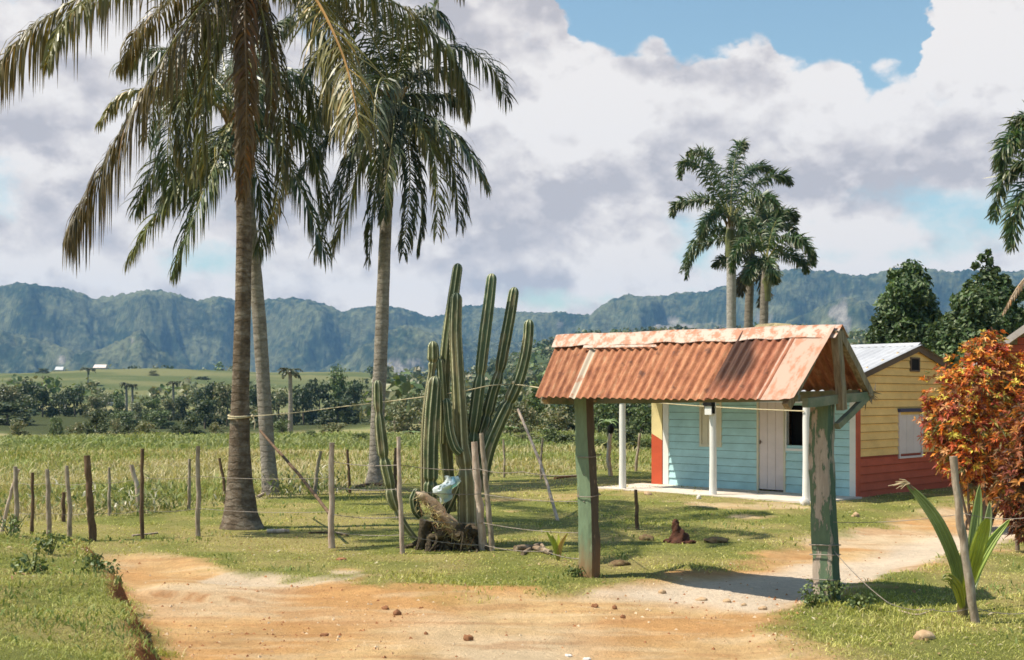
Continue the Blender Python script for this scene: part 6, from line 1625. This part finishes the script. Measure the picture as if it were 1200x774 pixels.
def seedling(name, label, px, py, hpx, cols, n=5, w=.03):
    q = G(px, py); root = thing(name, label, 'plant', (q[0], q[1], gz1(*q))); h = hpx * q[1] / F
    for k in range(n):
        a = k * 2.4 + .6; d = np.array([math.cos(a), math.sin(a) * .6, 0]); c = np.array([q[0], q[1], gz1(*q)])
        mb = MB(); blade(mb, [c, c + d * h * .12 + (0, 0, h * .5), c + d * h * (.3 + .2 * rng.random()) + (0, 0, h * (.8 + .25 * rng.random()))], w, cols[k % len(cols)], .3); part_world(mb.build('leaf', M_frond), root)
seedling('coconut_seedling', 'small yellow-green coconut seedling sprouting in the lawn beside the gate', 654, 657, 34, [(.40, .42, .05), (.30, .36, .05), (.45, .30, .10)])
# leafy weeds at the foot of the gate post and in the bank
def weed(label, px, py, size, n, cols=None, grp='leafy weeds growing by the gate posts'):
    q = G(px, py); z = gz1(*q); root = thing('weed', label, 'plant', (q[0], q[1], z), 0, grp)
    mb = MB(); leafcloud(mb, [((rng.normal(0, size * .4), rng.normal(0, size * .3), size * (.35 + .4 * rng.random())), size * .5) for k in range(5)], n, .035, cols or grn + [(.16, .20, .06)], aspect=.7); mb.build('foliage', M_leafy, root)
    mb = MB()
    for k in range(5): tube(mb, [(0, 0, -.02), (rng.normal(0, size * .3), rng.normal(0, size * .3), size)], .004, 4, (.12, .14, .05))
    mb.build('stem', M_leafy, root)
weed('leafy weed with thin stalks growing at the foot of the peeling gate post', 976, 708, .22, 260); weed('small weed just in front of the peeling gate post', 955, 712, .13, 150); weed('low weed in the shade between gate post and young coconut', 1012, 716, .14, 160)
weed('small weed at the foot of the sound green gate post', 678, 676, .12, 120); weed('leafy weed behind the pale post beyond the gate', 710, 556, .45, 160)
for k, (x, y) in enumerate(((58, 662), (88, 668), (30, 640), (12, 690), (60, 715), (110, 742), (40, 755), (135, 720))):
    q = G(x, y); 
    weed(['broad leafy weed on top of the grassy bank near the fence', 'bushy weed at the bank edge below the thick brown post', 'weed by the foot of the fence row on the bank', 'weed on the bank at the frame edge', 'clump of weeds in the middle of the grassy bank', 'weed hanging over the eroded bank edge', 'low weed near the bottom of the bank', 'weed clinging to the red scarp of the bank'][k], x, y, .13 + .08 * rng.random(), 170, None, 'leafy weeds on the grassy bank')

# ================================================================== stones, clods, logs
M_stone = mat_noise('pale_pinkish_stone', [(.3, (.34, .21, .11)), (.7, (.55, .40, .25))], 9, bs=.5); M_clod = mat_noise('red_clay', [(.3, (.17, .07, .03)), (.7, (.34, .16, .075))], 14, bs=.7); M_whites = mat_noise('white_stone', [(.3, (.55, .50, .44)), (.7, (.75, .71, .65))], 14)
def stone(name, label, px, py, wpx, hpx, mat, grp=None, cat='stone'):
    q = G(px, py); w_ = wpx * q[1] / F / 2; h_ = hpx * q[1] / F; mb = MB(); ico(mb, (0, 0, h_ * .25), (w_, w_ * .8, h_ * .75), None, 3, .55)
    o = mb.build(name, mat, smooth=True); o.location = (q[0], q[1], gz1(*q)); o.rotation_euler = (0, 0, rng.normal(0, .3)); return tag(o, label, cat, grp)
for px, py, w_, h_, lab in ((776, 690, 9, 5, 'pale stone sticking out at the road edge where the gate shadow begins'), (822, 698, 13, 4, 'broad flat stone of the worn kerb under the gate roof'), (852, 702, 10, 4, 'flat stone in the kerb row, third from the green post'), (872, 705, 7, 3, 'small stone in the kerb row beside the shaded soil'), (894, 709, 11, 4, 'stone at the end of the kerb row near the peeling post')):
    stone('stone', lab, px, py, w_, h_, M_stone, 'kerb stones across the gateway')
for px, py, w_, h_, lab, m_ in ((465, 714, 10, 6, 'red clay clod on the road below the cactus', M_clod), (549, 744, 11, 7, 'larger red-brown clod in the middle of the road', M_clod), (499, 737, 5, 3, 'small dark clod between the two bigger clods on the road', M_clod), (452, 706, 8, 4, 'flat reddish clod at the grass edge of the road', M_clod), (697, 706, 8, 4, 'reddish pebble on the road before the green gate post', M_clod), (720, 707, 6, 4, 'small red pebble just past the one before the gate post', M_clod), (730, 718, 6, 4, 'red pebble on the road below the kerb stones', M_clod),
        (666, 761, 8, 3, 'white flat pebble low on the road', M_whites), (688, 763, 9, 3, 'second white flat pebble low on the road', M_whites), (645, 772, 7, 4, 'white pebble at the bottom edge of the road', M_whites), (735, 770, 9, 3, 'pale pebble near the bottom of the road toward the grass corner', M_stone), (380, 738, 9, 3, 'flat brown clod on the road in line with the tan post', M_clod),
        (1083, 748, 26, 10, 'flat tan stone in the grass below the young coconut', M_stone), (943, 597, 11, 9, 'pale rock at the end of the porch floor', M_whites), (819, 590, 6, 5, 'small white stone on the lawn before the porch', M_whites), (1003, 607, 9, 5, 'pale stone in the lawn before the yellow gable', M_stone), (759, 585, 9, 4, 'small stone by the weeds before the porch', M_stone), (1160, 581, 16, 9, 'pale block lying by the house wall under the orange bush', M_stone), (400, 656, 12, 3, 'orange patch of bare clay in the lawn by the tan post', M_clod)):
    stone('stone' if m_ is not M_clod else 'clay_clod', lab, px, py, w_, h_, m_)
# clay mound with a pointed top, like a broken termite nest
M_lump = mat_noise('mossy_brown_clay', [(.3, (.11, .075, .035)), (.5, (.22, .14, .07)), (.7, (.26, .24, .09))], 16, bs=1.0, bd=.03)
def mound():
    q = G(795, 636); root = None; mb = MB(); z = gz1(*q); s = q[1] / F
    tube(mb, catmull([(2 * s, 0, -3 * s), (1 * s, 0, 5 * s), (-2 * s, 0, 14 * s), (-3.5 * s, 0, 22 * s), (-3 * s, 0, 27 * s)], 18), np.interp(np.linspace(0, 1, 18), [0, .3, .5, .75, 1], [15, 10, 5.5, 4, 1.8]) * s, 16, None, jit=.30)
    for k in range(16):
        a = rng.random() * 6.28; d = (8 + 12 * rng.random()) * s; ico(mb, (d * math.cos(a), d * math.sin(a) * .8, 1 * s), np.array((3, 2.6, 2.4)) * s * (.5 + rng.random()), None, 2, .7)
    o = mb.build('clay_mound', mat_noise('dark_red_clay', [(.3, (.06, .026, .016)), (.7, (.14, .055, .03))], 12, bs=.9, bd=.03), smooth=True); o.location = (q[0], q[1], z); tag(o, 'dark red pointed clay mound on the lawn behind the gate', 'mound')
mound()
for px, py, w_, h_, lab in ((757, 634, 16, 6, 'low brown clay lump beside the short dark stake'), (838, 636, 26, 5, 'flattened clay lump on the lawn past the pointed mound'), (727, 662, 26, 7, 'mossy clay lump beside the sound green gate post')):
    stone('clay_lump', lab, px, py, w_, h_, M_lump, None, 'clay lump')
def log(name, label, cat, pts, w, mat):
    p = [np.array([*G(x, y), 0]) for x, y in pts]
    for v in p: v[2] = gz1(v[0], v[1]) + w * v[1] / F / 2 * .8
    mb = MB(); line = catmull(p, 14); r_ = w * p[0][1] / F / 2; tube(mb, line, np.linspace(r_, r_ * .75, 14), 10, None, jit=.1)
    o = mb.build(name, mat, smooth=True); o.data.transform(Matrix.Translation(-Vector(p[0]))); o.location = Vector(p[0]); return tag(o, label, cat)
log('fallen_log', 'pale sawn log end lying beside the foot of the tallest palm', 'log', [(313, 624), (326, 624), (339, 624)], 6, M_postl)
log('fallen_branch', 'dark dead branch lying on the lawn behind the yellow seedling', 'branch', [(604, 647), (625, 645), (645, 651)], 8, M_deadwood)
log('fallen_branch', 'second dead branch crossing the dark one by the seedling', 'branch', [(612, 651), (632, 640), (640, 648)], 5, M_deadwood)
log('fallen_branch', 'thin dark branch lying in the grass by the light tan post', 'branch', [(362, 625), (385, 624), (408, 627)], 2.5, M_postd)
log('fallen_branch', 'pale driftwood branch lying at the foot of the slender palm', 'branch', [(302, 584), (312, 580), (322, 579)], 3.5, M_postl)
log('fallen_branch', 'brown branch lying at the foot of the dark palm beyond the cactus', 'branch', [(418, 573), (434, 570), (458, 571)], 4, M_postd)
log('fallen_branch', 'bleached stick lying at the foot of the dark knotty post', 'branch', [(155, 629), (170, 627), (185, 625)], 2.5, M_postl)
log('plank', 'reddish plank lying on the lawn beyond the leaning stick', 'plank', [(650, 563), (664, 562), (678, 561)], 3, M_clod)
log('fallen_branch', 'thin twig trailing in the grass before the young coconut', 'branch', [(1052, 716), (1075, 722), (1095, 716)], 2.2, M_postl)

# loose crumbs and pebbles of the road surface
def crumbs():
    mb = MB(); X, Y = scatter(13000, -60, 1260, 600, 860); rdv = sdf(ROAD, X, Y)
    k = (rdv < .1) & (rng.random(len(X)) < .25 + .8 * sm(.45, .65, fbm(X * .8, Y * .8, 3, 801))); X, Y = X[k][:6500], Y[k][:6500]; Z = gz(X, Y)
    t = np.array([(1, 0, 0), (-.5, .87, 0), (-.5, -.87, 0), (0, 0, 1.)])
    for x, y, z in zip(X, Y, Z):
        s = .004 + .018 * rng.random() ** 4; a = rng.random() * 6.28; c_, s_ = math.cos(a), math.sin(a)
        v = t * s * (.7 + .6 * rng.random((4, 1))); v = np.stack([v[:, 0] * c_ - v[:, 1] * s_, v[:, 0] * s_ + v[:, 1] * c_, v[:, 2] * .8], 1)
        cl = [(.42, .20, .09), (.50, .30, .16), (.60, .46, .31), (.30, .13, .06)][rng.integers(0, 4)]
        mb.add(v + (x, y, z), [(0, 1, 3), (1, 2, 3), (2, 0, 3)], cl)
    m, nt, b, out = newmat('loose_soil'); setb(b, .95, .1); nt.links.new(attr(nt), b.inputs['Base Color'])
    tag(mb.build('gravel', m), 'loose clay crumbs and pebbles strewn over the dirt road', None, kind='stuff')
crumbs()

# dry leaves and bits of straw lying on the turf
def litter():
    mb = MB(); X, Y = [], []
    for x0, x1, y0, y1, n in ((900, 1240, 690, 780, 260), (140, 420, 628, 660, 200), (420, 720, 640, 690, 160), (700, 1000, 580, 640, 120), (0, 130, 650, 774, 110)):
        a, b_ = scatter(n, x0, x1, y0, y1); X.append(a); Y.append(b_)
    X = np.concatenate(X); Y = np.concatenate(Y); k = sdf(ROAD, X, Y) > .05; X, Y = X[k], Y[k]; Z = gz(X, Y)
    for x, y, z in zip(X, Y, Z):
        a = rng.random() * 6.28; L_ = .010 + .022 * rng.random(); w_ = L_ * (.2 + .3 * rng.random()); d = np.array([math.cos(a), math.sin(a), .25 * rng.normal()]); s_ = np.array([-d[1], d[0], .3 * rng.normal()])
        c = np.array([x, y, z + .016]); cl = [(.36, .23, .12), (.46, .35, .20), (.28, .16, .09), (.52, .45, .32)][rng.integers(0, 4)]
        mb.add([c - d * L_, c + s_ * w_ + (0, 0, .008), c + d * L_, c - s_ * w_ + (0, 0, .004)], [(0, 1, 2, 3)], cl)
    tag(mb.build('leaf_litter', M_grass), 'dry brown leaves and straw lying scattered on the turf', None, kind='stuff')
litter()
